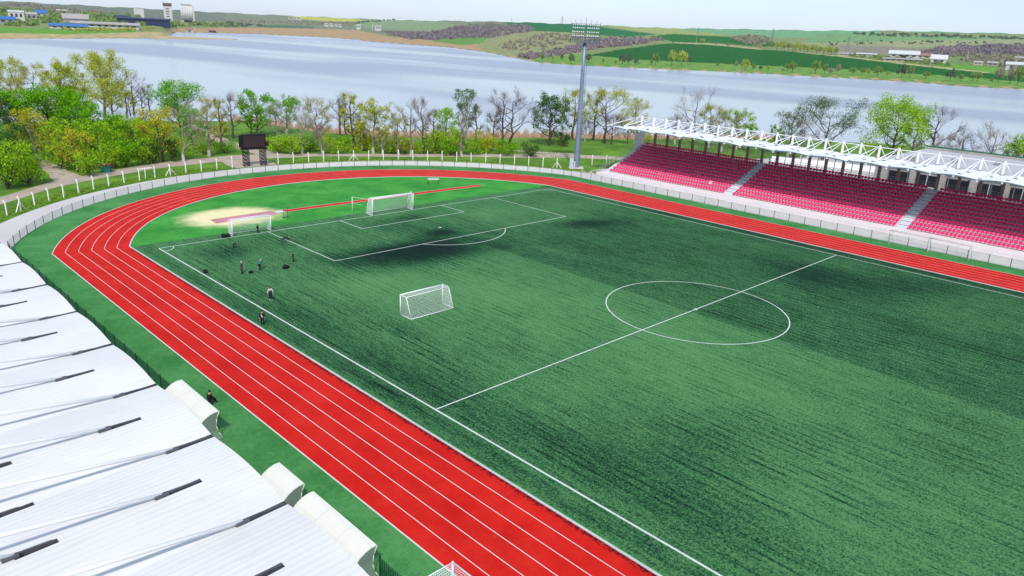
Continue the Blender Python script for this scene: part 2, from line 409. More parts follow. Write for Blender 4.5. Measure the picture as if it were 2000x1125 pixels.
ribbon2('dirt_path', [(-33, 100), (-31.8, 108), (-31, 118), (-33, 130)], [(-27.6, 103), (-28.4, 110), (-27.4, 118), (-29, 130)], .016)

ribbon2('dirt_path', [(-3.2, 99.0), (-2.6, 104), (-1.5, 112)], [(5.6, 98.6), (6.2, 104), (7.5, 112)], .008)
# outer artificial turf up to the fence, infield turf
def turf_mat(name, c1, c2, sand=False):
    b = N(name); n1 = b.noise(.22, 5, .65); n2 = b.noise(2.2, 4, .7); n3 = b.noise(9, 2, .7)
    f = b.math('ADD', b.math('MULTIPLY', n1, .5), b.math('ADD', b.math('MULTIPLY', n2, .28), b.math('MULTIPLY', n3, .22)))
    col = b.mix(b.ss(f, .38, .62), c1, c2)
    seam = b.noise(.05, 3, .5, b.map((1, .25, 1))); col = b.mix(b.ss(seam, .52, .7, 0, .35), col, b.mix(1.0, col, (.7, .78, .7, 1), 'MULTIPLY'))
    if sand:                                   # sand thrown out of the jump pit
        sx = b.n('SeparateXYZ'); b.l(b.co(), sx.inputs[0])
        dx = b.math('DIVIDE', b.math('SUBTRACT', sx.outputs[0], -20.2), 7.6); dy = b.math('DIVIDE', b.math('SUBTRACT', sx.outputs[1], 63.0), 6.2)
        d = b.math('SQRT', b.math('ADD', b.math('MULTIPLY', dx, dx), b.math('MULTIPLY', dy, dy)))
        d = b.math('ADD', d, b.math('MULTIPLY', b.math('SUBTRACT', b.noise(.5, 4, .6), .5), .55))
        col = b.mix(b.ss(d, .55, 1.12, .96, 0), col, b.mix(n3, S(240, 228, 180, .8), S(224, 214, 164, .8)))
    b.pbr(col, .9, 0, b.bump(n3, .35, .02), .05); return b.m
band('artificial_turf', oval(46.5, 43.9), oval(51.35, 48.0), .016, turf_mat('outer_turf', S(62, 134, 68), S(98, 166, 98)))
inner = oval(39.2, 36.75)
poly_sheet('infield_turf', inner+[(0, YEND)], .012, turf_mat('infield_turf', S(54, 146, 58), S(90, 182, 80), True))

# running track: six lanes, white lane lines and a white kerb on the inside
def track_mat():
    b = N('track_rubber'); n1 = b.noise(.35, 5, .6); n2 = b.noise(4, 4, .7); n3 = b.noise(30, 2)
    f = b.math('ADD', b.math('MULTIPLY', n1, .55), b.math('ADD', b.math('MULTIPLY', n2, .25), b.math('MULTIPLY', n3, .2)))
    c = b.mix(b.ss(f, .36, .64), S(222, 24, 15), S(244, 46, 33))
    sx = b.n('SeparateXYZ'); b.l(b.co(), sx.inputs[0]); edge = b.ss(sx.outputs[0], -37.3, -36.45); edge2 = b.ss(sx.outputs[0], -36.3, -36.4)
    spk = b.ss(b.math('ADD', b.noise(3.2, 4, .8), b.math('MULTIPLY', edge, .22)), .62, .72); c = b.mix(b.math('MULTIPLY', b.math('MULTIPLY', b.math('MULTIPLY', spk, edge), edge2), b.ss(sx.outputs[1], 54.6, 53.5)), c, S(70, 20, 26))
    c = b.mix(b.ss(b.noise(1.0, 4, .6, b.map((.5, .09, 1))), .42, .68, 0, .32), c, b.mix(1.0, c, (.74, .62, .62, 1), 'MULTIPLY'))
    vor = b.noise(1.1, 3, .5); c = b.mix(b.ss(vor, .66, .72, 0, .3), c, S(222, 84, 60))
    b.pbr(b.mix(b.ss(b.noise(14, 3, .8), .4, .7, 0, .45), c, b.mix(1.0, c, (.72, .62, .62, 1), 'MULTIPLY')), .7, 0, b.bump(n3, .25, .01), .09); MATS['track'] = b.m; return b.m
tm = track_mat()
band('running_track', oval(38.9, 36.45), oval(46.8, 44.2), .022, tm)
linem = plain('white_line_paint', S(238, 232, 226), .7, .06, 2)
m = MB()
for k in range(1, 6): strip(m, oval(38.9+7.9*k/6, 36.45+7.75*k/6), .055, .026)
strip(m, oval(46.77, 44.16), .1, .026)
struct(m.build('track_lane_lines', linem))
m = MB(); o1, o2 = oval(38.78, 36.33), oval(38.93, 36.48); k = len(o1)
rows = [[(a[0], a[1], .01), (a[0], a[1], .075), (b_[0], b_[1], .075), (b_[0], b_[1], .01)] for a, b_ in zip(o1, o2)]
m.grid(rows, True); struct(m.build('kerb', plain('kerb_white', S(226, 222, 224), .6, .1, .6)))

# jump pit cover, runway and markings
poly_sheet('jump_pit', [(-23.6, 60.3), (-23.4, 62.8), (-14.1, 63.3), (-14.2, 60.8)], .030, plain('pink_cover', S(222, 150, 164), .7, .16, .5, fine=3))
m = MB(); m.add([(-14.0, 61.5, .026), (25.6, 61.1, .026), (25.6, 62.35, .026), (-14.0, 62.75, .026)], [(0, 1, 2, 3)]); struct(m.build('jump_runway', tm))
m = MB(); strip(m, [(-14.0, 61.5), (25.6, 61.1)], .09, .030); strip(m, [(-14.0, 62.75), (25.6, 62.35)], .09, .030); strip(m, [(25.6, 60.9), (26.4, 61.3), (25.6, 62.5)], .09, .034)
m.add([(-14.0, 61.5, .031), (-12.7, 61.49, .031), (-12.7, 62.74, .031), (-14.0, 62.75, .031)], [(0, 1, 2, 3)])
struct(m.build('runway_lines', linem))

# the pitch
def pitch():
    nx, ny = 73, 150; xs = np.linspace(-36.2, 36.3, nx); ys = np.linspace(-62, 54.9, ny)
    X, Y = np.meshgrid(xs, ys, indexing='ij'); T = np.zeros_like(X)
    def blob(x, y, sx, sy, a, rot=0):
        nonlocal T
        c, s = math.cos(rot), math.sin(rot); u = (X-x)*c+(Y-y)*s; v = -(X-x)*s+(Y-y)*c
        T += a*np.exp(-(u/sx)**2-(v/sy)**2)
    for a in [(-14, 33.8, 7, 3.4, .66, .05), (-7, 32, 6.5, 3.4, .6, -.1), (-2, 39.2, 1.8, 1.4, .9), (-14, 36.5, 7, 2.2, .4), (-5, 35, 6, 2.5, .45), (-9, 30, 10, 3.2, .28), (-4, 37.5, 6, 3, .25), (-20, 38, 5, 4, .18), (19, 31.5, 4, 2, .6, -.3), (24, 29, 5, 3, .2), (-28.5, 46, 3.2, 3, .5),
              (-22, 47.5, 5, 3, .25), (-1, 48.6, 4.5, 1.6, .4), (-6, 46, 6, 2.5, .2), (0, 42, 9, 4, .22), (22.5, -3, 4.5, 7, .5), (28, -12, 5, 5, .2), (-32.5, 22, 2, 11, .4), (-32, 2, 2.4, 12, .42), (-30, -16, 3, 9, .42),
              (-27, 12, 2, 10, .15), (-23, -14, 5, 6, .22), (16, 20, 7, 8, .1), (-35.2, 10, .9, 60, .35), (35.4, 10, 1.1, 60, .32), (30, 46, 5, 5, .15), (12, -24, 5, 9, .1), (-8, -27, 5, 4, .18),
              (-22, 27, 4, 6, -.3), (-14, 20, 7, 8, -.22), (-8, 5, 6, 12, -.18), (-14, -8, 7, 9, -.2), (12, 44, 6, 3, -.18), (15, 36, 3, 3, -.1), (-16, 13, 5, 8, -.15), (6, -20, 4, 8, -.08), (22, -20, 6, 7, -.18)]: blob(*a)
    V = np.stack([X, Y, np.full_like(X, .020)], -1).reshape(-1, 3); idx = np.arange(nx*ny).reshape(nx, ny)
    F = np.stack([idx[:-1, :-1], idx[1:, :-1], idx[1:, 1:], idx[:-1, 1:]], -1).reshape(-1, 4)
    b = N('pitch_turf'); at = b.n('Attribute'); at.attribute_name = 'wear'
    sx = b.n('SeparateXYZ'); b.l(b.co(), sx.inputs[0]); x, y = sx.outputs[0], sx.outputs[1]
    wob = b.math('MULTIPLY', b.math('SUBTRACT', b.noise(1.5, 3, .6), .5), .35)
    xb = b.math('ADD', x, wob)
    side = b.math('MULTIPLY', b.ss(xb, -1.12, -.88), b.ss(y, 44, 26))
    streak = b.noise(1.0, 4, .65, b.map((1.5, .07, 1)), .3); streak2 = b.noise(1.0, 3, .6, b.map((.5, .035, 1)))
    fineS = b.noise(1.0, 3, .7, b.map((4.2, .55, 1))); grain = b.noise(5.5, 3, .8); grain2 = b.noise(16, 2, .8); cloud = b.noise(.16, 5, .6)
    lines = b.noise(1.0, 2, .6, b.map((2.6, .10, 1)), .1)
    ph = b.math('ADD', b.math('MULTIPLY', x, 8.2), b.math('MULTIPLY', b.noise(1.0, 2, .5, b.map((.25, .03, 1))), 9.0))       # pile rows of the carpet
    rowl = b.ss(b.math('SINE', ph), .35, 1.0); rowm = b.ss(b.noise(1.0, 3, .6, b.map((.22, .06, 1))), .40, .62); rowd = b.ss(b.noise(1.0, 2, .7, b.map((2, .35, 1))), .35, .6)
    rows_ = b.math('MULTIPLY', b.math('MULTIPLY', rowl, rowm), rowd)
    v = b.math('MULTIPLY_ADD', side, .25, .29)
    def acc(v, t, k): return b.math('ADD', v, b.math('MULTIPLY', b.math('SUBTRACT', t, .5), k))
    v = acc(v, streak, .22); v = acc(v, streak2, .12); v = acc(v, lines, .62); v = acc(v, fineS, .95); v = acc(v, grain, 2.2); v = acc(v, grain2, 2.3); v = acc(v, cloud, .45)
    v = b.math('ADD', v, b.math('MULTIPLY', rows_, .42))
    v = b.math('ADD', v, b.math('MULTIPLY', at.outputs['Fac'], .82), None, True)
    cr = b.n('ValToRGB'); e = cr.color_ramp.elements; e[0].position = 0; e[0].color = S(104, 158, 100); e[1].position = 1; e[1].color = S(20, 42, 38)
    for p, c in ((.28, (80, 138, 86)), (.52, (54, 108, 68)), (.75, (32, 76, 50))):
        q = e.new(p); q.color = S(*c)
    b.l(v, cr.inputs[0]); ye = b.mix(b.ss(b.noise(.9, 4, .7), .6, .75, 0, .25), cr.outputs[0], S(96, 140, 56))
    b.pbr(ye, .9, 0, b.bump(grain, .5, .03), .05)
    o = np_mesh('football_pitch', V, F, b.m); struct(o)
    a = o.data.attributes.new('wear', 'FLOAT', 'POINT'); a.data.foreach_set('value', T.astype(np.float32).ravel())
pitch()
m = MB(); W, H, zl, lw = 34.0, 52.5, .024, .12
def ln(*p, w=lw, z=zl): strip(m, p, w, z)
ln((-W, -H), (-W, H), w=.15); ln((W, -H), (W, H)); ln((-W, H), (W, H)); ln((-W, 0), (W, 0), z=zl+.001)
ln((-20.16, H), (-20.16, H-16.5)); ln((-20.16, H-16.5), (20.16, H-16.5)); ln((20.16, H-16.5), (20.16, H))
ln((-9.16, H), (-9.16, H-5.5)); ln((-9.16, H-5.5), (9.16, H-5.5)); ln((9.16, H-5.5), (9.16, H))
strip(m, [(9.15*math.cos(t), 9.15*math.sin(t)) for t in np.linspace(0, 2*PI, 97)], lw, zl+.002)
strip(m, [(9.15*math.cos(t), H-11+9.15*math.sin(t)) for t in np.linspace(PI+.645, 2*PI-.645, 40)], lw, zl+.002)
strip(m, [(-W+1.6*math.cos(t), H+1.6*math.sin(t)) for t in np.linspace(-PI/2, 0, 12)], .1, zl+.002)
strip(m, [(W+1.3*math.cos(t), H+1.3*math.sin(t)) for t in np.linspace(PI, 1.5*PI, 12)], .1, zl+.002)
m.add([(.22*math.cos(t), H-11+.22*math.sin(t), zl) for t in np.linspace(0, 2*PI, 13)[:-1]], [tuple(range(12))])
m.add([(.2*math.cos(t), .2*math.sin(t), zl+.003) for t in np.linspace(0, 2*PI, 13)[:-1]], [tuple(range(12))])
struct(m.build('pitch_lines', plain('pitch_line_paint', S(232, 240, 232), .7, .1, 1.2)))
# ================================================================== FENCES
steel_dark = plain('fence_post_grey', S(74, 78, 84), .5, .15, 2, .3)
steel_green = plain('fence_post_green', S(16, 70, 52), .5, .15, 2)
def mesh_panel_mat(name, col, alpha, wires):
    """welded wire panel: procedural wire pattern, open between the wires"""
    b = N(name); uv = b.n('UVMap').outputs[0]; sx = b.n('SeparateXYZ'); b.l(uv, sx.inputs[0])
    def wire(c, n, w):
        f = b.math('FRACT', b.math('MULTIPLY', c, n)); return b.math('LESS_THAN', f, w)
    g = b.math('MAXIMUM', wire(sx.outputs[0], wires, alpha), wire(sx.outputs[1], wires*.5, alpha))
    n1 = b.noise(.8, 4); b.pbr(b.mix(b.ss(n1, .35, .65), tuple(c*.86 for c in col[:3])+(1,), col), .6, 0, None, .2, g); return b.m
mesh_pale = mesh_panel_mat('pale_wire_mesh', S(236, 231, 228, .8), .25, 14)
mesh_green = mesh_panel_mat('green_wire_mesh', S(14, 86, 58), .34, 14)
def fence(name, pts, label, group, pm, wm, h=1.05, step=2.55, rail=None):
    P = np.array(pts, float); s = np.concatenate([[0], np.cumsum(np.linalg.norm(np.diff(P, axis=0), axis=1))]); n = max(1, int(round(s[-1]/step)))
    t = np.linspace(0, s[-1], n+1); Q = np.stack([np.interp(t, s, P[:, 0]), np.interp(t, s, P[:, 1])], 1)
    root = thing(name, (Q[n//2][0], Q[n//2][1], 0), label, 'fence', group); off = np.append(Q[n//2], 0)
    pmsh = None
    for i, q in enumerate(Q):
        if pmsh is None:
            m = MB(); m.bevbox((-.035, -.035, 0), (.035, .035, h+.06), .008); m.bevbox((-.045, -.045, h+.06), (.045, .045, h+.085), .008); m.box((-.06, -.05, 0), (.06, .05, .03))
            o = m.build('post', pm, root); pmsh = o
        else:
            o = pmsh.copy(); COL.objects.link(o); o.parent = root
        o.location = (q[0]-off[0], q[1]-off[1], 0)
    V, F, U = [], [], []
    for i in range(n):
        a, b_ = Q[i], Q[i+1]; k = len(V); L = np.linalg.norm(b_-a)/2.5
        V += [(a[0]-off[0], a[1]-off[1], .05), (b_[0]-off[0], b_[1]-off[1], .05), (b_[0]-off[0], b_[1]-off[1], h), (a[0]-off[0], a[1]-off[1], h)]; F.append((k, k+1, k+2, k+3)); U += [(0, 0), (L, 0), (L, 1), (0, 1)]
    me = bpy.data.meshes.new('wire_mesh'); me.from_pydata(V, [], F); uvl = me.uv_layers.new(name='UVMap')
    for l in me.loops: uvl.data[l.index].uv = U[l.vertex_index]
    me.materials.append(wm); o = bpy.data.objects.new('wire_mesh', me); COL.objects.link(o); o.parent = root
    m = MB()
    for i in range(n):
        a, b_ = Q[i]-off[:2], Q[i+1]-off[:2]
        for z in (.06, h): m.tube((*a, z), (*b_, z), .014, None, 4, False)
    m.build('rail', rail or pm, root); return root
fo = oval(51.35, 48.0); ik = [i for i, p in enumerate(fo) if p[1] > 61 or abs(p[0]) < 47.9]
arc = [p for p in fo if p[1] > 60.2 and True and (abs(p[0]) < 48.01)]
arc = [p for p in arc if math.hypot(p[0], p[1]-CY) > 51.2 or abs(p[0]) < 47.9]
prail = plain('pale_rail', S(200, 196, 194), .6, .1)
fence('perimeter_fence', [p for p in arc if p[0] > -47.9 and p[0] < 47.9], 'pale wire mesh fence with dark posts curving round the end of the track', 'perimeter fences', steel_dark, mesh_pale, rail=prail)
fence('perimeter_fence', [(48.1, 59.6), (48.1, -22)], 'pale wire mesh fence in front of the red seats', 'perimeter fences', steel_dark, mesh_pale, 1.1, 2.56, rail=prail)
fence('perimeter_fence', [(-47.6, 59.8), (-47.4, 13.0)], 'dark green wire mesh fence along the edge of the white roof', 'perimeter fences', steel_green, mesh_green, 1.05, 2.5)
fence('perimeter_fence', [(-47.0, -11.9), (-47.0, -24)], 'short green wire fence beside the small goal at the lower edge', 'perimeter fences', steel_green, mesh_green, 1.15, 2.5)

# ================================================================== WHITE CONCRETE POSTS
whitep = plain('whitewashed_concrete', S(240, 236, 230, .8), .8, .08, 3)
def post_mesh(bent=True, h=2.15):
    m = MB(); m.ring([[(-.075, -.075, 0), (.075, -.075, 0), (.075, .075, 0), (-.075, .075, 0)], [(-.065, -.065, h*.84), (.065, -.065, h*.84), (.065, .065, h*.84), (-.065, .065, h*.84)],
        [(-.06, .10 if bent else -.06, h), (.06, .10 if bent else -.06, h), (.06, .25 if bent else .06, h-.02), (-.06, .25 if bent else .06, h-.02)]]); return m
posts = []
RP = 57.9
def postpos(th): return (RP*math.cos(th), CY+RP*math.sin(th))
ths = []
p0 = math.atan2(80.6-CY, -42.7); p1 = math.atan2(66.7-CY, 51.4)
nP = 38; ths = list(np.linspace(p0+.03, p1, nP))
ths = [p0+.03+.0535*k for k in (4, 3, 2, 1)] [:0] + ths
braced_px = {29: 1, 345: 1, 680: 1, 1085: 1}
sc_th = math.atan2(99.6-CY, 1.3)
def pix(P):
    d = np.array(P)-CAM; z = d@_fw; return 1000+FPX*(d@RT)/z, 562.5-FPX*(d@UP)/z
left_i = [i for i, t in enumerate(ths) if t > sc_th]; right_i = [i for i, t in enumerate(ths) if t <= sc_th]
pm0 = post_mesh(True).build('concrete_post', whitep); pm1 = post_mesh(False).build('concrete_post', whitep)
bm_ = MB()
for sx in (-1, 1): bm_.ring([[(sx*1.05-.06, -.06, 0), (sx*1.05+.06, -.06, 0), (sx*1.05+.06, .06, 0), (sx*1.05-.06, .06, 0)], [(sx*.07-.05, -.05, 1.3), (sx*.07+.05, -.05, 1.3), (sx*.07+.05, .05, 1.3), (sx*.07-.05, .05, 1.3)]])
brace0 = bm_.build('brace', whitep)
used = [False, False]; braced = False
for i, t in enumerate(ths):
    if abs(RP*math.cos(t)-1.3) < 2.5: continue
    x, y = postpos(t); u, v = pix((x, y, 0)); isb = min(abs(u-k) for k in braced_px) < 13 and True
    n_l = len(left_i)-1-left_i.index(i) if i in left_i else None; n_r = right_i.index(i) if i in right_i else None
    src = pm1 if (n_r is not None and n_r > 13 and n_r < 16) else pm0
    k = 0 if src is pm0 else 1
    o = src if not used[k] else src.copy()
    if used[k]: COL.objects.link(o)
    used[k] = True
    o.location = (x, y, gz(x, y)); o.rotation_euler = (random.uniform(-.03, .03), random.uniform(-.03, .03), t-PI/2); o.scale = (1, 1, random.uniform(.93, 1.05))
    where = (ORD[n_l]+' to the left of the scoreboard') if n_l is not None else (ORD[n_r]+' to the right of the scoreboard')
    kind = 'white concrete fence post with two slanted braces' if isb else ('white concrete fence post with bent top' if k == 0 else 'straight white concrete fence post')
    tag(o, kind+', '+where, 'post', 'white concrete posts round the stadium')
    if isb:
        b2 = brace0 if not braced else brace0.copy()
        if braced: COL.objects.link(b2)
        braced = True; b2.parent = o
for q, (u, v, lab) in enumerate([(1156, 322, 'white concrete fence post with bent top, first to the right of the floodlight mast'), (1184, 322, 'white concrete fence post with bent top between mast and seats'), (1180, 333, '')][:2]):
    P = near_pt(u, v); o = pm0.copy(); COL.objects.link(o); o.location = P; o.rotation_euler = (0, 0, -.9); tag(o, lab, 'post', 'white concrete posts round the stadium')
    for ch in list(o.children): pass
# fallen crossbar post on the left
m = MB(); m.tube((-.05, 0, 0), (0, 0, 2.0), .07, .06, 5); m.ring([[(-.9, -.05, 1.65), (-.9, .05, 1.65), (-.9, .05, 1.77), (-.9, -.05, 1.77)], [(1.2, -.05, 2.0), (1.2, .05, 2.0), (1.2, .05, 2.12), (1.2, -.05, 2.12)]])
P = near_pt(285, 350); o = m.build('concrete_post', whitep); o.location = P; o.rotation_euler = (0, 0, -.75)
tag(o, 'white concrete post with a beam across its top like a T', 'post', 'white concrete posts round the stadium')

# ================================================================== SCOREBOARD
blk = plain('black_steel', S(22, 22, 28), .55, .2, 2); scr = plain('screen_black', S(58, 44, 52), .35, .06, .5, spec=.4)
P0 = near_pt(482, 325); P1 = near_pt(515, 323); ctr = (P0+P1)/2; dv = P1-P0; rz = math.atan2(dv[1], dv[0])
sb = thing('scoreboard', ctr, 'dark screen scoreboard on two black lattice towers beside the running track', 'scoreboard', None, rz)
m = MB(); m.bevbox((-2.35, -.12, 3.45), (2.3, .35, 6.05), .04); m.build('screen_frame', blk, sb)
m = MB(); m.bevbox((-1.95, -.16, 3.62), (2.05, -.123, 5.72), .01); m.build('screen', scr, sb)
m = MB(); m.box((-2.5, -.3, 3.2), (2.45, .6, 3.44)); m.bevbox((-2.75, -.2, 3.6), (-2.36, .3, 5.9), .03); m.bevbox((2.31, -.35, 3.7), (2.75, .5, 4.4), .05); m.tube((1.6, .2, 6.0), (1.6, .2, 6.55), .05); m.build('gantry', blk, sb)
for cx in (-1.62, 1.62):
    m = MB()
    for sx in (-.5, 0, .5):
        for sy in (-.3, .5): m.tube((cx+sx, sy, 0), (cx+sx, sy, 3.3), .062, None, 5)
    for kz in range(5):
        z0, z1 = kz*.66, kz*.66+.66
        for sy in (-.3, .5):
            m.tube((cx-.5, sy, z0), (cx, sy, z1), .042, None, 4); m.tube((cx, sy, z1), (cx+.5, sy, z0), .032, None, 4); m.tube((cx-.5, sy, z1), (cx+.5, sy, z1), .032, None, 4)
        for sx in (-.5, .5): m.tube((cx+sx, -.3, z0), (cx+sx, .5, z1), .03, None, 4)
    m.build('lattice_tower', blk, sb)
m = MB(); m.bevbox((2.32, -.4, 4.35), (2.9, -.1, 4.75), .05); m.build('speaker', plain('faded_red', S(120, 40, 48), .6), sb)

# ================================================================== FLOODLIGHT MAST
galv = plain('galvanised_steel', S(150, 170, 196), .45, .08, .4, .35); galv2 = plain('lamp_frame_steel', S(120, 136, 152), .5, .1, 1, .3)
P = near_pt(1125, 329); mast = thing('floodlight_mast', P, 'tall grey floodlight mast with a rectangular lamp rack beside the stand', 'floodlight', None, math.radians(-135+90))
HM = 25.2
m = MB(); n = 14
m.ring([[(r*math.cos(2*PI*i/12), r*math.sin(2*PI*i/12), z) for i in range(12)] for r, z in [(.62, 0), (.6, .4), (.54, 6), (.45, 13), (.36, 20), (.31, HM)]]); m.build('pole', galv, mast, True)
m = MB(); m.bevbox((-1.6, -1.3, 0), (1.5, 1.2, .28), .05); m.build('foundation', road, mast)
m = MB(); m.bevbox((-1.5, -.9, .28), (-.62, .2, 2.1), .04); m.bevbox((-.55, -.75, .3), (-.25, -.62, 1.6), .02); m.build('cabinet', plain('cabinet_white', S(214, 220, 226), .5), mast)
m = MB()
for k in range(48): m.box((.56-.0055*k-.0, -.2, 1.5+k*.48), (.72-.0055*k, .2, 1.54+k*.48))
m.box((.66, -.22, 1.4), (.70, -.18, 24.4)); m.box((.66, .18, 1.4), (.70, .22, 24.4)); m.build('ladder', galv2, mast)
m = MB(); HW = 2.85
zb, zt = 25.2, 29.0
for z, y in ((25.25, .55), (26.35, .2), (27.15, .05), (27.9, -.1), (28.75, -.25)):
    m.box((-HW, y-.05, z-.05), (HW, y+.05, z+.05))
for x in np.linspace(-HW, HW, 7): m.tube((x, .5, 25.25), (x, -.3, 29.0), .05, None, 5)
m.tube((0, 0, 25), (0, -.2, 29.9), .09, .04, 6)
m.box((-HW-.1, -.9, 25.18), (HW+.1, .95, 25.26))
for x in np.linspace(-HW, HW, 16):
    m.tube((x, .9, 25.26), (x, .9, 26.25), .03, None, 4); m.tube((x, -.85, 25.26), (x, -.85, 26.25), .03, None, 4)
for z in (25.75, 26.25): m.tube((-HW, .9, z), (HW, .9, z), .035, None, 4); m.tube((-HW, -.85, z), (HW, -.85, z), .035, None, 4)
for x in (-2.2, -1.1, 1.0, 2.1): m.tube((x, -.3, 29), (x, -.3, 29.55), .025, None, 4)
m.build('lamp_rack', galv2, mast)
lampm = plain('floodlight_glass', S(226, 238, 246, .55), .2, .05, 3, spec=.5); lbody = plain('floodlight_body', S(70, 86, 100), .5)
fl0 = None
for row, (z, y) in enumerate(((26.5, .2), (27.25, .02), (28.0, -.13), (28.6, -.24))):
    for x in list(np.linspace(-2.55, -.4, 6))+list(np.linspace(.4, 2.55, 6)):
        if fl0 is None:
            m = MB(); m.ring([[(rr*math.cos(2*PI*i/10), yy, rr*math.sin(2*PI*i/10)) for i in range(10)] for rr, yy in [(.06, -.30), (.12, -.22), (.15, 0)]]); fl0 = m.build('floodlight', lbody, mast)
            m = MB(); m.ring([[(rr*math.cos(2*PI*i/10), yy, rr*math.sin(2*PI*i/10)) for i in range(10)] for rr, yy in [(.142, .004), (.11, .03), (.03, .045)]]); lens0 = m.build('lens', lampm, fl0); f = fl0
        else: f = copy_tree(fl0, mast)
        f.location = (x, y-.12, z); f.rotation_euler = (.25, 0, PI)

# ================================================================== GOALS
goalw = plain('goal_white_paint', S(244, 244, 244, .78), .4, .04, 3); netm = plain('net_cord', S(240, 242, 244, .8), .8, .05, 3)
def lerp(a, b_, t): return tuple(a[i]+(b_[i]-a[i])*t for i in range(3))
def net_face(m, a, b_, c, d, n1, n2, r=.009, sag=0):
    """cord grid on the quad a-b-c-d (a-b and d-c are opposite edges)"""
    def pt(s, t):
        p = lerp(lerp(a, b_, s), lerp(d, c, s), t); q = math.sin(PI*s)*math.sin(PI*t)*sag; return (p[0], p[1], p[2]-q)
    for i in range(n1+1):
        L = [pt(i/n1, k/6) for k in range(7)]
        for k in range(6): m.tube(L[k], L[k+1], r, None, 3, False)
    for j in range(n2+1):
        L = [pt(k/8, j/n2) for k in range(9)]
        for k in range(8): m.tube(L[k], L[k+1], r, None, 3, False)
def goal(loc, rz, w, h, dt, db, label, r=.055, sq=.14, frame_col=None, group='football goals', sag=.0, cord=.0065):
    """opening faces local -y; dt and db are the depths at the top and at the ground"""
    g = thing('football_goal', loc, label, 'goal', group, rz); fm = frame_col or goalw; w2 = w/2
    A, B, C_, D = (-w2, 0, 0), (-w2, 0, h), (w2, 0, h), (w2, 0, 0)
    E_, F_, G_, H_ = (-w2, db, .03), (-w2, dt, h), (w2, dt, h), (w2, db, .03)
    for a, b_ in ((A, B), (D, C_)):
        m = MB(); m.tube(a, (b_[0], b_[1], b_[2]+r), r, None, 10); m.build('goalpost', fm, g, True)
    m = MB(); m.tube((B[0]-r, 0, h), (C_[0]+r, 0, h), r, None, 10); m.build('crossbar', fm, g, True)
    m = MB(); q = r*.62
    m.path([B, F_, E_, A], q); m.path([C_, G_, H_, D], q); m.tube(E_, H_, q)
    if dt > .3: m.tube(F_, G_, q)
    m.build('support_frame', fm, g, True)
    m = MB(); nw = int(w/sq); nh = int(h/sq); nd = max(2, int(db/sq))
    net_face(m, F_, G_, H_, E_, nw, nh, cord, sag); net_face(m, B, C_, G_, F_, nw, max(2, int(dt/sq)), cord, sag)
    for a, b_, c, d in ((A, B, F_, E_), (D, C_, G_, H_)): net_face(m, a, b_, c, d, nh, nd, cord)
    m.build('net', netm, g); return g
goal((0, 52.55, .02), 0, 7.32, 2.44, .9, 1.9, 'full size white goal standing on the goal line at the far end', .06, .13, cord=.009)
goal((-22.1, 52.85, .02), 0, 5.25, 2.0, .9, 1.35, 'white training goal on the goal line in front of the jump pit', .05, .13, cord=.008)
goal((-22.02, 17.1, .02), PI, 5.15, 2.0, .95, 1.7, 'loose white goal standing on the open pitch, seen from behind', .055, .13, cord=.0065)
goal((-45.25, -17.9, .02), PI/2, 5.1, 2.0, 1.7, 2.0, 'white goal cut by the lower edge of the picture beside the track', .05, .13, cord=.0065)
grey = plain('goal_grey_paint', S(196, 190, 186), .6, .1, 2)
goal((46.5, -4.55, .02), -PI/2, 5.15, 2.0, .7, 1.75, 'thin grey goal against the fence, the left one of a joined pair', .035, .16, grey, cord=.004)
goal((46.5, -9.72, .02), -PI/2, 5.1, 2.0, .7, 1.75, 'thin grey goal against the fence, the right one of a joined pair', .035, .16, grey, cord=.004)
# posts that hold the ball-stop net behind the big goal
for (u, v, lab, st) in [(688.5, 417, 'thin white net pole behind the big goal, left one', (1.5, -.6)), (803, 405, 'thin white net pole behind the big goal, right one', (-1.6, -.8))]:
    P = gp(u, v, .02); t = thing('net_pole', P, lab, 'pole', 'net poles behind the big goal')
    m = MB(); m.tube((0, 0, 0), (0, 0, 2.5), .045, None, 8); m.build('pole', goalw, t, True)
    m = MB(); m.tube((0, 0, 2.48), (st[0]*1.5, st[1]*1.5, 2.0), .02, None, 5); m.tube((0, 0, 1.55), (st[0]*.9, st[1]*.9, 1.2), .014, None, 5); m.build('stay', goalw, t)
# pair of thin stands by the jump pit
P = gp(558, 425, .02); t = thing('height_stand', P, 'pair of thin grey measuring stands beside the jump runway', 'stand')
for s in (-.25, .3):
    m = MB(); m.tube((s, 0, 0), (s, 0, 1.5), .03, None, 6); m.box((s-.2, -.2, 0), (s+.2, .2, .05)); m.build('upright', steel_dark, t)
m = MB(); m.tube((-.25, 0, 1.2), (.3, 0, 1.2), .015, None, 5); m.build('crossbar', steel_dark, t)
# stack of hurdles
t = thing('hurdle_stack', gp(847, 361, .02), 'row of green and white hurdles standing on the far infield', 'hurdles', None, math.radians(-30))
hw = plain('hurdle_white', S(225, 235, 225), .6); hg = plain('hurdle_green', S(30, 96, 60), .6)
for k in range(3):
    m = MB(); y = k*.55
    for s in (-.95, .95): m.tube((s, y, 0), (s, y, .95), .025, None, 6); m.tube((s, y, .03), (s, y+.5, .03), .025, None, 6)
    fr = m.build('hurdle_frame', hg, t); m = MB(); m.box((-1.0, y-.03, .88), (1.0, y+.03, 1.02)); m.build('top_bar', hw, fr)

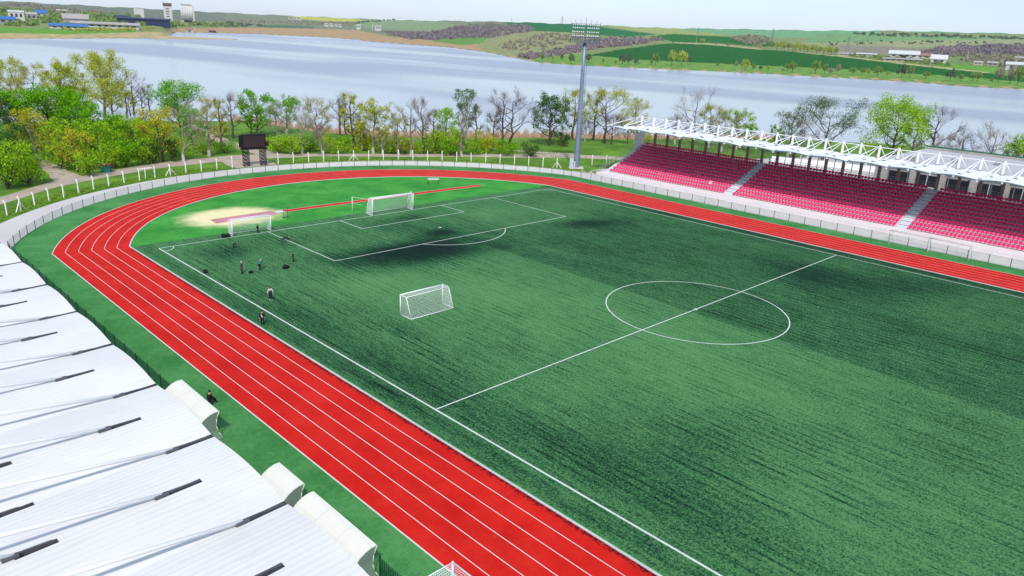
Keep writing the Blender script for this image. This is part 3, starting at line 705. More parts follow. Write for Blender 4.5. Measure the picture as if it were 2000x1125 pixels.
# ================================================================== DUGOUTS
canopy = plain('dugout_canopy', S(240, 239, 228, .72), .5, .03, .6); poly = plain('dugout_side', S(196, 208, 198), .3, .08, 1, alpha=.4); dframe = plain('dugout_frame', S(232, 234, 228), .5)
dseat = plain('dugout_seat', S(60, 70, 90), .5)
PROF = [(1.55, 2.0), (1.25, 2.0), (.9, 1.9), (.58, 1.72), (.3, 1.46), (.1, 1.14), (.02, .8), (0, .45)]
def dugout(y0, y1, nsec, label):
    d = thing('dugout', (-48.75, (y0+y1)/2, .02), label, 'dugout', 'dugouts beside the track'); L = (y1-y0)
    sl = L/nsec
    for k in range(nsec):
        a = -L/2+k*sl+.012; b_ = a+sl-.024; m = MB()
        out = [[(x, y, z) for x, z in PROF] for y in (a, b_)]; inn = [[(x+.02 if i > 3 else x, y, z-.03) for i, (x, z) in enumerate(PROF)] for y in (a, b_)]
        m.grid(out); m.grid(inn, True); n = len(PROF)
        for q in (0, 1): m.add(out[q]+inn[q], [(i, i+1, n+i+1, n+i) for i in range(n-1)])
        m.add([out[0][0], out[1][0], inn[1][0], inn[0][0]], [(0, 1, 2, 3)]); m.build('canopy_panel', canopy, d, False)
    for y in [-L/2+k*sl for k in range(nsec+1)]:
        m = MB(); pts = [(x, y, z) for x, z in PROF]; m.path([(x, y, z-.02) for x, y, z in pts], .022, 6)
        if abs(abs(y)-L/2) < .01:
            m.path([(1.56, y, 1.97), (1.36, y, 1.5), (1.3, y, 1.0), (1.42, y, .5), (1.7, y, 0)], .03, 6); m.tube((0, y, .45), (0, y, 0), .03, None, 6); m.tube((0, y, .05), (1.7, y, .05), .025, None, 6)
        m.build('hoop', dframe, d, True)
    for y in (-L/2+.004, L/2-.004):
        m = MB(); pts = [(x, y, z-.03) for x, z in PROF]+[(0, y, .06), (1.66, y, .06), (1.42, y, .5), (1.3, y, 1.0), (1.36, y, 1.5)]; m.add(pts, [tuple(range(len(pts)))]); m.build('side_panel', poly, d)
    m = MB(); m.bevbox((.35, -L/2+.15, .4), (.75, L/2-.15, .46), .01); m.bevbox((.3, -L/2+.15, .5), (.36, L/2-.15, .95), .01); m.build('bench', dseat, d)
dugout(5.75, 11.75, 3, 'pale curved dugout with three panels, the farther long one')
dugout(-5.05, -2.25, 1, 'short single-panel pale dugout between the two long ones')
dugout(-11.95, -6.0, 3, 'pale curved dugout with three panels, nearest the small goal')
# ================================================================== GRANDSTANDS
rooftop = plain('white_roof_sheet', S(248, 249, 252, .70), .42, .035, .35, fine=.9, spec=.35)
roofcor = plain('white_corrugated_roof', S(246, 248, 251, .57), .5, .025, .25, fine=.7, spec=.2)
_b = N('white_corrugated_roof'); _n1 = _b.noise(.25, 4); _n2 = _b.noise(2.2, 4, .6, _b.map((.25, 2.2, 1))); _sp = _b.noise(7, 2, .5); _gr = _b.noise(.6, 4, .7, _b.map((.3, 1.6, 1)))
_c = _b.mix(_b.ss(_n1, .3, .7), S(243, 242, 240, .60), S(251, 250, 247, .61)); _c = _b.mix(_b.ss(_n2, .5, .78, 0, .35), _c, S(228, 229, 232, .58)); _c = _b.mix(_b.ss(_gr, .62, .8, 0, .45), _c, S(216, 214, 210, .54))
_c = _b.mix(_b.ss(_sp, .77, .80, 0, .6), _c, S(130, 120, 112)); _sx = _b.n('SeparateXYZ'); _b.l(_b.co(), _sx.inputs[0])
_lap = _b.math('LESS_THAN', _b.math('FRACT', _b.math('MULTIPLY', _sx.outputs[1], 1/1.15)), .022); _c = _b.mix(_b.math('MULTIPLY', _lap, .16), _c, S(150, 154, 162))
_b.pbr(_c, .5, 0, None, .2); roofcor = _b.m
whites = plain('white_steel', S(248, 248, 248, .76), .45, .04, .8)
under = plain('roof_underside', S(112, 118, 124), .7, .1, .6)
trim = plain('roof_edge_trim', S(120, 150, 156), .5, .1, 1)
conc = plain('terrace_concrete', S(236, 226, 228, .8), .85, .07, .35, fine=3)
conc2 = plain('stair_concrete', S(222, 226, 232, .8), .85, .08, .6)
colm = plain('column_grey', S(172, 160, 152), .8, .15, .5)
gut = plain('notch_steel', S(96, 96, 106), .6, .2, 3); gut2 = plain('notch_gutter', S(88, 88, 98), .7, .2, 3)  # dark grey steel: brackets, and the gutter channels under the roof slots
SP = 3.075
_b = N('polycarbonate'); _d = _b.n('BsdfDiffuse'); _t = _b.n('BsdfTranslucent'); _x = _b.n('MixShader'); _x.inputs[0].default_value = .55
_nn = _b.mix(_b.ss(_b.noise(2, 3), .3, .7), S(238, 240, 244, .95), S(250, 250, 252, .95)); _b.l(_nn, _d.inputs[0]); _b.l(_nn, _t.inputs[0]); _b.l(_d.outputs[0], _x.inputs[1]); _b.l(_t.outputs[0], _x.inputs[2]); _b.l(_x.outputs[0], _b.out.inputs[0]); MATS['polycarb'] = _b.m
def zroof(x, s):
    """height over the front edge at distance x back from it; s = position along the bays in half scallops (even = valley)"""
    return 9.52 - .047*x + .23*abs(math.sin(PI*s/2))**1.0
def truss_tubes(m_list, y, k, sgn, xf, root):
    pass

# ---------- far stand (faces -x)
fs = thing('grandstand', (62, 20, 0), 'long grandstand of crimson seats under a scalloped white roof behind the far track', 'grandstand'); off = np.array([62, 20, 0.])
class OB(MB):
    def __init__(s, off): super().__init__(); s.off = off
    def add(s, vs, fs_): return super().add([np.array(p, float)-s.off for p in vs], fs_)
XR0, XRD, ZR0, ZRD = 56.45, 1.045, .5, .418
YA, YB = 57.9, -31.0
m = OB(off)                                  # terrace: stepped profile extruded along y
prof = [(53.8, 0), (53.8, .5), (XR0, .5)]
for i in range(12):
    z = ZR0+ZRD*i; x = XR0+XRD*i
    if i > 0: prof += [(x, z)]
    prof += [(x+XRD, z)]
prof += [(prof[-1][0]+.6, prof[-1][1]), (prof[-1][0]+.6, 0)]
prof = [p for i, p in enumerate(prof) if i == 0 or p != prof[i-1]]
full = []
for i, p in enumerate(prof):
    full.append(p)
    if i+1 < len(prof) and prof[i+1][0] != p[0] and prof[i+1][1] != p[1]: full.append((p[0], prof[i+1][1]))
rows = [[(x, y, z) for x, z in full] for y in (YA, YB)]
m.grid(rows, True); m.add([(x, YA, z) for x, z in full], [tuple(range(len(full)))]); m.add([(x, YB, z) for x, z in full], [tuple(range(len(full)-1, -1, -1))])
m.build('terrace', conc, fs)
m = OB(off); m.box((53.65, YB, .0), (53.798, YA-.5, .56)); m.build('front_wall', conc, fs)
AIS = [(YA-1.0, YA-.02), (28.85, 30.45), (-.95, .70)]
for ya, yb in AIS:                           # stairs, two steps to a row
    m = OB(off)
    for i in range(12):
        z = ZR0+ZRD*i; x = XR0+XRD*i
        if i > 0: m.box((x-.5, ya, z-ZRD+.003), (x-.001, yb, z-ZRD*.5))
        m.box((x, ya, z-.05), (x+XRD*.52, yb, z+.03))
    m.build('stair', conc2, fs)
# seats
seatm = plain('crimson_seat', S(236, 28, 108, .9), .4, .1, 2, spec=.35)
def seat_arrays():
    m = MB(); w = .245
    for sgn in (1,):
        rows_t, rows_b = [], []
        for x, z in [(-.38, .30), (-.36, .335), (-.2, .315), (-.06, .325), (0.0, .38), (.03, .48), (.04, .58)]:
            e = .85 if z > .55 or x < -.39 else 1
            rows_t.append([(x+(.02 if abs(y) > .9 else 0), y*w*e, z+(.035 if abs(y) > .9 and z < .42 else 0)) for y in (-1, -.55, 0, .55, 1)])
            rows_b.append([(x+.03, y*w*e, z-.03) for y in (-1, -.55, 0, .55, 1)])
        m.grid(rows_t, True); m.grid(rows_b)
        n = len(rows_t)
        for j in (0, 4): m.add([r[j] for r in rows_t]+[r[j] for r in rows_b], [(i, i+1, n+i+1, n+i) for i in range(n-1)])
        for i in (0, n-1): m.add(rows_t[i]+rows_b[i], [(j, j+1, 6+j, 5+j) for j in range(4)])
        m.box((-.25, -.03, 0), (-.2, .03, .29)); m.box((-.02, -.03, 0), (.03, .03, .35))
    return m
sm = seat_arrays(); SV = np.array(sm.v); sp = []
for i in range(12):
    x = XR0+XRD*i+.62; z = ZR0+ZRD*i
    for (y0, y1) in [(YA-1.1, 30.55), (28.75, .80), (-1.05, YB+1)]:
        n = int((y0-y1)/.56); 
        for k in range(n):
            y = y0-.26-k*((y0-y1-.5)/(n-1))
            if i == 2 and abs(y-31.7-3.2) < .3 and y1 == 30.55: continue
            sp.append((x, y, z))
def upx(p):
    u, v = pix(p); return u, v
inview = [p for p in sp if upx(p)[0] < 2010]
inview.sort(key=lambda p: (p[0]-CAM[0])**2+(p[1]-CAM[1])**2); near100 = inview[:100]; ns = set(near100)
first = None
for p in near100:
    if first is None: first = sm.build('seat', seatm, fs, True); o = first
    else: o = first.copy(); COL.objects.link(o); o.parent = fs
    o.location = tuple(np.array(p)-off)
rest = np.array([p for p in sp if p not in ns])-off
Vr = (SV[None]+rest[:, None]).reshape(-1, 3).tolist(); nV = len(SV)
q4 = [f for f in sm.f]
mm = MB(); mm.v = Vr
for k in range(len(rest)): mm.f += [[a+k*nV for a in f] for f in q4]
mm.mi = []
o = mm.build('seat', seatm, fs, True); o['kind'] = 'stuff'
# roof
def roof(root, off, xf, depth, y0, nb, sgn, mat_top, notch=None, corr=False, xsteps=None, ylim=None):
    """scalloped sheet roof; sgn=+1: front edge at xf and running back towards +x; -1: mirrored"""
    ny = nb*2*(46 if corr else 10); T = np.linspace(0, nb*2, ny+1)
    xs = np.array(xsteps if xsteps is not None else np.linspace(0, depth, 9)); nx = len(xs)
    Y = y0-SP*T
    Z = 9.52-.047*xs[:, None]+.23*np.abs(np.sin(PI*T/2))[None]
    if corr: Z = Z+.005*np.sign(np.sin(T*SP*2*PI/.30))[None]*np.clip(np.abs(np.sin(T*SP*2*PI/.30))*2, 0, 1)[None]
    V = np.stack([np.repeat((xf+sgn*xs)[:, None], ny+1, 1), np.repeat(Y[None], nx, 0), Z], -1)-off
    keep = np.ones((nx-1, ny), bool)
    if notch:
        for s, xa, xb, wdt in notch:
            yc = y0-SP*s
            for i in range(nx-1):
                xm = (xs[i]+xs[i+1])/2
                if xa < xm < xb: keep[i] &= ~((np.minimum(Y[:-1], Y[1:]) > yc-wdt) & (np.maximum(Y[:-1], Y[1:]) < yc+wdt))
    idx = np.arange(nx*(ny+1)).reshape(nx, ny+1)
    F = np.stack([idx[:-1, :-1], idx[:-1, 1:], idx[1:, 1:], idx[1:, :-1]], -1)[keep].reshape(-1, 4)
    if sgn > 0: pass
    else: F = F[:, ::-1]
    o = np_mesh('roof_sheet', V.reshape(-1, 3), F, mat_top, root, not corr)
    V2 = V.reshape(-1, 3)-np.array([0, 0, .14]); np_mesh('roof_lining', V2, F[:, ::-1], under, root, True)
    e = OB(np.zeros(3)); st = 1 if not corr else 4
    for xi in (0, nx-1):
        L = V[xi][::st]; e.grid([[tuple(p-np.array([0, 0, .16])) for p in L], [tuple(p+np.array([0, 0, -.004])) for p in L]], (xi == 0) == (sgn > 0))
    for yi in (0, -1):
        L = V[:, yi]; e.grid([[tuple(p-np.array([0, 0, .16])) for p in L], [tuple(p+np.array([0, 0, -.004])) for p in L]])
    e.build('edge_trim', trim if sgn > 0 else under, root)
XT = 55.4; Y0R = 58.6; NB = 15
roof(fs, off, XT, 13.6, Y0R, NB, 1, rooftop)
XM = 68.6
for k in range(NB*2+1):
    y = Y0R-SP*k; zf = zroof(0, k); zm = zroof(XM-XT, k); top = (XM, y, 11.0)
    m = OB(off); m.ring([[(XM-.16, y-.13, zm-.2), (XM+.16, y-.13, zm-.2), (XM+.16, y+.13, zm-.2), (XM-.16, y+.13, zm-.2)], [(XM-.16, y-.13, 11.1), (XM+.16, y-.13, 11.1), (XM+.16, y+.13, 11.1), (XM-.16, y+.13, 11.1)]]); m.build('truss_mast', whites, fs)
    xo = 1.2 if k % 2 == 0 else 2.7
    m = OB(off); m.tube(top, (XT+xo, y, zroof(xo, k)+.02), .07, None, 8); m.tube(top, (XT+7.2, y, zroof(7.2, k)+.02), .055, None, 8); m.build('truss_stay', whites, fs, True)
    m = OB(off); m.tube(top, (XM+.4, y-1.15, zroof(13.4, k+.4)), .055, None, 6); m.tube(top, (XM+.45, y+.5, zroof(13.4, k)), .045, None, 6); m.build('truss_brace', whites, fs, True)
    
    for xx in (xo, 7.2, XM-XT): m = OB(off); m.box((XT+xx-.22, y-.2, zroof(xx, k)-.02), (XT+xx+.18, y+.2, zroof(xx, k)+.10)); m.build('foot_bracket', gut, fs)
    m = OB(off); m.box((XT-.12, y-.1, zroof(0, k)-.34), (XT+.12, y+.1, zroof(0, k)-.1)); m.build('drain_box', whites, fs)
m = OB(off); m.tube((XM+.1, Y0R, 10.75), (XM+.1, Y0R-SP*NB*2, 10.75), .07, None, 6); m.build('ridge_tube', whites, fs)
zt = ZR0+ZRD*11
for k in range(NB*2+1):
    y = Y0R-SP*k-.4
    if y < YB: break
    m = OB(off); m.bevbox((69.0, y-.22, zt if k else zt-3), (69.45, y+.22, zroof(13.4, k)-.1), .03); m.build('column', colm, fs)
    m = OB(off); m.tube((69.3, y-1.5, zt), (69.3, y-1.5, zroof(13, k+.5)-.2), .07, None, 8); m.build('roof_prop', whites, fs)
m = OB(off)
for k in range(NB*2): 
    y = Y0R-SP*k-.4; m.tube((69.2, y, zroof(13, k)-.35), (60, y, zroof(5, k)-.25), .06, None, 5)
m.box((69.05, YB, 8.55), (69.3, Y0R-.5, 8.7)); m.build('roof_beam', under, fs)
m = OB(off); m.box((65.6, 57.72, zt-.8), (69.0, 57.82, 8.2)); m.build('end_wall', MATS['polycarb'], fs)
rl = plain('handrail_steel', S(206, 212, 206), .45, .08, 1, .2)
m = OB(off)
for i in range(13):
    x = XR0-1.6+i*1.14; z = max(0, .1+(i-1)*.42); m.tube((x, 58.15, z), (x, 58.15, z+1.35), .03, None, 5)
for dz in (.55, .95, 1.35): m.tube((XR0-1.6, 58.15, max(0, -.3)+dz), (XR0-1.6+12*1.14, 58.15, .1+11*.42+dz), .026, None, 5)
m.build('handrail', rl, fs)
m = OB(off); xb = XR0+XRD*12+.5
for y in np.arange(YB, YA, 1.0): m.tube((xb, y, zt), (xb, y, zt+1.05), .02, None, 4)
for z in (.35, .7, 1.05): m.tube((xb, YB, zt+z), (xb, YA, zt+z), .022, None, 4)
m.build('back_railing', rl, fs)

# ---------- near stand (faces +x); its corrugated white roof fills the lower left
nsd = thing('grandstand', (-62, 20, 0), 'white corrugated roof of the near stand filling the lower left', 'grandstand'); offn = np.array([-62, 20, 0.])
notch = []
XN = -53.75; Y0N = 57.75-SP*4; NBN = 13
for k in range(0, NBN*2+1):
    if k % 2 == 0: notch.append((k, -.1, 1.72, .155))
    else: notch.append((k, 1.75, 3.25, .155))
    notch.append((k+.02, 6.45, 7.75, .15))
xs = sorted(set(np.round(np.concatenate([np.arange(0, 8.3, .25), np.arange(8.3, 13.81, .6)]), 3)))
roof(nsd, offn, XN, 13.8, Y0N, NBN, -1, roofcor, notch, True, xs)
XMn = -66.9
for k in range(NBN*2+1):
    y = Y0N-SP*k; top = (XMn, y, 11.0); zm = zroof(XN-XMn, k)
    m = OB(offn); m.box((XMn-.16, y-.13, zm-.2), (XMn+.16, y+.13, 11.1)); m.build('truss_mast', whites, nsd)
    xa, xb_, = (1.62, .05) if k % 2 == 0 else (3.15, 1.75)
    m = OB(offn); m.tube(top, (XN-xa, y, zroof(xa, k)+.06), .075, None, 8); m.tube(top, (XN-7.7, y, zroof(7.7, k)+.05), .07, None, 8); m.build('truss_stay', whites, nsd, True)
    # steel channel showing in the slot of the roof sheet
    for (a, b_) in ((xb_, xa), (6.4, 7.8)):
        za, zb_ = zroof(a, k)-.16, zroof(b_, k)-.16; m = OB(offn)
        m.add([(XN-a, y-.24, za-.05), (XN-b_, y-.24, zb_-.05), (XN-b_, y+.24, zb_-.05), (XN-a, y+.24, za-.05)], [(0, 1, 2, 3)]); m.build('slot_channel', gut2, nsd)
        m = OB(offn); m.box((XN-b_+.02, y+.03, zroof(b_, k)-.2), (XN-a-.02, y+.12, zroof(a, k)-.01)); m.build('slot_bracket', gut, nsd)
        m = OB(offn); m.bevbox((XN-b_-.28, y-.13, zroof(b_, k)-.03), (XN-b_+.22, y+.06, zroof(b_, k)+.12), .02); m.build('stay_shoe', gut, nsd)
for k in range(0, NBN*2+1, 2):
    y = Y0N-SP*k; m = OB(offn); m.bevbox((-69.2, y-.22, 0), (-68.75, y+.22, zroof(13.5, 0)-.15), .03); m.build('column', colm, nsd)
m = OB(offn); P_ = [(-x-.5, z) for x, z in full]; m.grid([[(x, y, z) for x, z in P_] for y in (YA-SP*4, YB)]); m.build('terrace', conc, nsd)
# ================================================================== PEOPLE AND BAGS
skinm = plain('skin', S(214, 164, 136), .6, .05, 6); hairm = plain('dark_hair', S(34, 26, 24), .7, .1, 20); fairhair = plain('fair_hair', S(196, 168, 120), .7, .1, 20)
cloth = {}
def cl(n, c): 
    if n not in cloth: cloth[n] = plain('cloth_'+n, S(*c), .85, .12, 6)
    return cloth[n]
black, navy, wht, teal, dgrey = cl('black', (24, 25, 30)), cl('navy', (30, 34, 54)), cl('white', (226, 226, 228)), cl('teal', (16, 138, 138)), cl('charcoal', (52, 58, 64))
BASE = dict(pel=(0, 0, .515), bel=(0, 0, .60), che=(0, .005, .73), nek=(0, .005, .835), hb=(0, .02, .885), ht=(0, .02, .955),
            shl=(-.105, 0, .80), ell=(-.135, -.01, .655), wrl=(-.14, .03, .525), hal=(-.14, .04, .47), shr=(.105, 0, .80), elr=(.135, -.01, .655), wrr=(.14, .03, .525), har=(.14, .04, .47),
            hil=(-.055, 0, .49), knl=(-.06, .015, .28), anl=(-.06, -.005, .05), tol=(-.065, .085, .02), hir=(.055, 0, .49), knr=(.06, .015, .28), anr=(.06, -.005, .05), tor=(.065, .085, .02))
RAD = dict(pel=.075, bel=.07, che=.082, nek=.036, hb=.055, ht=.05, shl=.045, shr=.045, ell=.034, elr=.034, wrl=.024, wrr=.024, hal=.022, har=.022, hil=.062, hir=.062, knl=.043, knr=.043, anl=.032, anr=.032, tol=.026, tor=.026)
BONES = [('pel', 'bel'), ('bel', 'che'), ('che', 'nek'), ('nek', 'hb'), ('hb', 'ht'), ('che', 'shl'), ('shl', 'ell'), ('ell', 'wrl'), ('wrl', 'hal'), ('che', 'shr'), ('shr', 'elr'), ('elr', 'wrr'), ('wrr', 'har'),
         ('pel', 'hil'), ('hil', 'knl'), ('knl', 'anl'), ('anl', 'tol'), ('pel', 'hir'), ('hir', 'knr'), ('knr', 'anr'), ('anr', 'tor')]
REGION = {'che': 't', 'bel': 't', 'nek': 't', 'hb': 'h', 'ht': 'h', 'shl': 's', 'shr': 's', 'ell': 's', 'elr': 's', 'wrl': 's', 'wrr': 's', 'hal': 'k', 'har': 'k', 'hil': 'p', 'hir': 'p', 'knl': 'p', 'knr': 'p', 'anl': 'p', 'anr': 'p', 'tol': 'f', 'tor': 'f'}
def person(loc, rz, H, pose, top, sleeve, trou, shoe, label, hair=None, coat=None, front=None):
    J = dict(BASE); J.update(pose); J = {k: np.array(v)*H for k, v in J.items()}; names = list(J)
    bm = bmesh.new(); lay = bm.verts.layers.skin.verify(); vs = {n: bm.verts.new(J[n]) for n in names}
    for a, b_ in BONES: bm.edges.new((vs[a], vs[b_]))
    for n in names:
        r = RAD[n]*H; vs[n][lay].radius = (r*(1.12 if n in ('pel', 'che', 'bel') else 1), r*(.9 if n in ('pel', 'che', 'bel') else 1)); vs[n][lay].use_root = (n == 'pel')
    me = bpy.data.meshes.new('tmp'); bm.to_mesh(me); bm.free(); tmp = bpy.data.objects.new('tmp', me); COL.objects.link(tmp)
    sk = tmp.modifiers.new('s', 'SKIN'); sk.use_smooth_shade = True; tmp.modifiers.new('u', 'SUBSURF').levels = 1
    dg = bpy.context.evaluated_depsgraph_get(); ev = bpy.data.meshes.new_from_object(tmp.evaluated_get(dg)); bpy.data.objects.remove(tmp)
    # five fingers and a thumb per hand, nose and ears grow out of the same mesh
    bm = bmesh.new(); bm.from_mesh(ev); nb = len(bm.faces)
    def nub(p, q, r0, r1):
        t = MB(); t.tube(p, q, r0, r1, 6); vv = [bm.verts.new(x) for x in t.v]; return [bm.faces.new([vv[i] for i in f]) for f in t.f]
    for s in 'lr':
        w_, h_ = J['wr'+s], J['ha'+s]; d = (h_-w_)/np.linalg.norm(h_-w_); sd_ = np.cross(d, [0, 0, 1.0]) if abs(d[2]) < .9 else np.array([0, 1.0, 0]); sd_ = sd_/np.linalg.norm(sd_)
        for k, Lf in enumerate((.030, .036, .034, .026)):
            b0 = h_+sd_*(k-1.5)*.011*H; m1 = b0+d*Lf*H*.7; nub(b0, m1, .0062*H, .0056*H); nub(m1, m1+d*Lf*H*.45+np.array([0, .006*H, 0]), .0056*H, .0045*H)
        nub(h_-d*.02*H+sd_*.02*H, h_+d*.012*H+sd_*.036*H, .007*H, .005*H)
    hd = (J['hb']+J['ht'])/2; up = (J['ht']-J['hb'])/np.linalg.norm(J['ht']-J['hb']); fwd = np.array([0, 1.0, 0])-up*up[1]; fwd /= max(1e-6, np.linalg.norm(fwd)); sid = np.cross(fwd, up)
    nub(hd+fwd*.045*H, hd+fwd*.068*H-up*.012*H, .011*H, .008*H)
    for s in (-1, 1): nub(hd+sid*s*.045*H, hd+sid*s*.062*H, .014*H, .010*H); 
    bm.faces.ensure_lookup_table(); bm.to_mesh(ev); bm.free()
    mats = [top, sleeve, trou, shoe, skinm, front or top]
    for m_ in mats: ev.materials.append(m_)
    seg = [(J[a], J[b_], REGION[b_], b_) for a, b_ in BONES]; mi = []
    for i, p in enumerate(ev.polygons):
        c = np.array(p.center)
        if i >= nb: mi.append(4); continue
        best = None
        for a, b_, rg, nm in seg:
            ab = b_-a; t = min(1, max(0, (c-a)@ab/(ab@ab))); dd = np.linalg.norm(c-a-ab*t)-(.03*H if rg in 'h' else 0)
            if best is None or dd < best[0]: best = (dd, rg, nm, t)
        rg = best[1]
        if best[2] == 'hb' and best[3] < .5: rg = 'h'
        k = {'t': 0, 's': 1, 'p': 2, 'f': 3, 'h': 4, 'k': 4}[rg]
        if rg == 't' and front is not None and c[1] > .035*H and abs(c[0]) < .03*H: k = 5
        mi.append(k)
    ev.polygons.foreach_set('material_index', mi); ev.polygons.foreach_set('use_smooth', [True]*len(mi)); ev.name = 'person'
    o = bpy.data.objects.new('person', ev); COL.objects.link(o)
    zmin = min(v.co.z for v in ev.vertices); o.location = (loc[0], loc[1], .024-zmin if loc[2] is None else loc[2]); o.rotation_euler = (0, 0, rz)
    tag(o, label, 'person', 'people on the pitch')
    # hair cap and eyes
    m = MB(); rings = []
    for a in np.linspace(-.1, PI/2-.05, 5):
        rr = .064*H*math.cos(a); hh = .066*H*math.sin(a); rings.append([tuple(hd-fwd*.012*H+up*(.012*H+hh)+(sid*math.cos(t)+fwd*math.sin(t)*(.95 if math.sin(t) < 0 else .8))*rr) for t in np.linspace(0, 2*PI, 13)[:-1]])
    m.ring(rings); m.build('hair', hair or hairm, o, True)
    m = MB()
    for s in (-1, 1): c = hd+fwd*.053*H+sid*s*.022*H+up*.006*H; m.tube(c, c+fwd*.006*H, .007*H, .004*H, 6)
    m.tube(hd+fwd*.052*H-up*.03*H-sid*.016*H, hd+fwd*.052*H-up*.03*H+sid*.016*H, .005*H, None, 5); m.build('face_features', plain('eye_dark', S(40, 24, 24), .4), o)
    if coat:                                   # long coat skirt
        m = MB(); b0, p0, k0 = J['bel'], J['pel'], (J['knl']+J['knr'])/2+np.array([0, 0, .07*H]); rings = []
        for c, rx, ry in ((b0, .10, .075), (p0, .12, .085), ((p0+k0)/2, .145, .10), (k0, .155, .11)):
            rings.append([(c[0]+math.cos(t)*rx*H, c[1]+math.sin(t)*ry*H, c[2]) for t in np.linspace(0, 2*PI, 15)[:-1]])
        m.ring(rings, cap=False); m.build('coat', coat, o, True)
    return o
TOCAM = lambda P: math.atan2(CAM[1]-P[1], CAM[0]-P[0])-PI/2
WALK = dict(knl=(-.06, .07, .285), anl=(-.06, .03, .055), tol=(-.062, .12, .03), knr=(.06, -.01, .28), anr=(.06, -.10, .07), tor=(.062, -.02, .02), wrl=(-.15, -.03, .53), hal=(-.155, -.035, .475), wrr=(.15, .07, .53), har=(.155, .085, .478))
P = gp(513, 636); person((P[0], P[1], None), TOCAM(P)+.05, 1.5, WALK, black, black, black, dgrey, 'person in a black open suit jacket over a white shirt walking by the track kerb', front=wht)
P = gp(529, 587); person((P[0], P[1], None), TOCAM(P)+.2, 1.48, dict(WALK, ell=(-.17, 0, .66), elr=(.17, 0, .66), wrl=(-.165, .02, .54), wrr=(.185, .0, .54), hal=(-.165, .03, .485), har=(.195, 0, .49)), navy, wht, black, wht, 'person in a dark vest with white sleeves walking on the open turf', front=dgrey)
P = gp(473, 535); person((P[0], P[1], None), TOCAM(P)-1.2, 1.46, dict(knl=(-.05, .01, .28), knr=(.05, .01, .28)), dgrey, dgrey, black, black, 'person in a long dark coat with pale head covering standing on turf', hair=wht, coat=dgrey)
P = gp(508, 529)
person((P[0], P[1], None), -.95, 1.5, dict(pel=(0, -.07, .50), bel=(0, -.03, .585), che=(0, .09, .67), nek=(0, .17, .735), hb=(0, .215, .765), ht=(0, .26, .80), shl=(-.1, .13, .72), shr=(.1, .13, .72), ell=(-.13, .15, .58), elr=(.13, .15, .58),
       wrl=(-.085, .12, .44), wrr=(.085, .12, .44), hal=(-.07, .11, .40), har=(.07, .11, .40), hil=(-.055, -.07, .475), hir=(.055, -.07, .475), knl=(-.065, .03, .28), knr=(.065, .03, .28)), teal, teal, black, wht, 'person in a teal jacket bending forward with hands on knees', hair=fairhair)
P = gp(573, 514); person((P[0], P[1], None), -1.9, 1.4, dict(nek=(0, .03, .83), hb=(0, .06, .87), ht=(0, .075, .935)), black, black, black, wht, 'person in black with white shoes standing apart on the turf')
P = gp(504, 457); person((P[0], P[1], None), TOCAM(P)+1.0, 1.35, dict(knl=(-.06, .05, .28), anl=(-.06, -.03, .06)), black, black, black, wht, 'person in black standing inside the goalmouth by the jump pit')
P = gp(546, 469)
o = person((P[0], P[1], None), 0, 1.45, dict(knl=(-.07, .10, .30), anl=(-.06, .02, .10), tol=(-.06, .09, .06), ell=(-.2, .10, .72), elr=(.2, .10, .72), wrl=(-.15, .2, .80), wrr=(.15, .2, .80), hal=(-.12, .22, .84), har=(.12, .22, .84)), black, black, black, wht, 'person in black lying on the turf beside the penalty area line')
o.rotation_euler = (math.radians(-78), math.radians(18), -2.2); o.location = (P[0], P[1], .17)
CROUCH = dict(pel=(0, -.10, .17), bel=(0, -.08, .26), che=(0, 0, .37), nek=(0, .06, .455), hb=(0, .10, .495), ht=(0, .125, .56), shl=(-.1, .03, .43), shr=(.1, .03, .43), ell=(-.13, .12, .33), elr=(.13, .12, .33), wrl=(-.07, .2, .27), wrr=(.07, .2, .27), hal=(-.04, .23, .26), har=(.04, .23, .26),
              hil=(-.06, -.09, .16), hir=(.06, -.09, .16), knl=(-.09, .14, .27), knr=(.09, .14, .27), anl=(-.07, .02, .05), anr=(.07, .02, .05), tol=(-.075, .10, .02), tor=(.075, .10, .02))
P = gp(458, 484); person((P[0], P[1], None), TOCAM(P)+.3, 1.35, CROUCH, black, black, black, black, 'person in black crouching alone near the corner of the pitch')
P = gp(411, 790); person((P[0], P[1], None), -PI/2+.2, 1.6, dict(CROUCH, pel=(0, -.06, .24), bel=(0, -.07, .33), che=(0, -.03, .45), nek=(0, 0, .54), hb=(0, .02, .585), ht=(0, .03, .65), hil=(-.06, -.03, .235), hir=(.06, -.03, .235), knl=(-.08, .2, .27), knr=(.08, .2, .27), anl=(-.07, .25, .05), anr=(.07, .25, .05), tol=(-.07, .34, .02), tor=(.07, .34, .02), shl=(-.1, 0, .51), shr=(.1, 0, .51), ell=(-.13, .05, .38), elr=(.13, .05, .38), wrl=(-.09, .16, .31), wrr=(.09, .16, .31), hal=(-.08, .2, .30), har=(.08, .2, .30)),
    black, black, black, dgrey, 'person in black sitting in front of the farther long dugout')
tag(COL.objects[-1] if False else bpy.data.objects['person'], bpy.data.objects['person']['label'], 'person', 'people on the pitch')
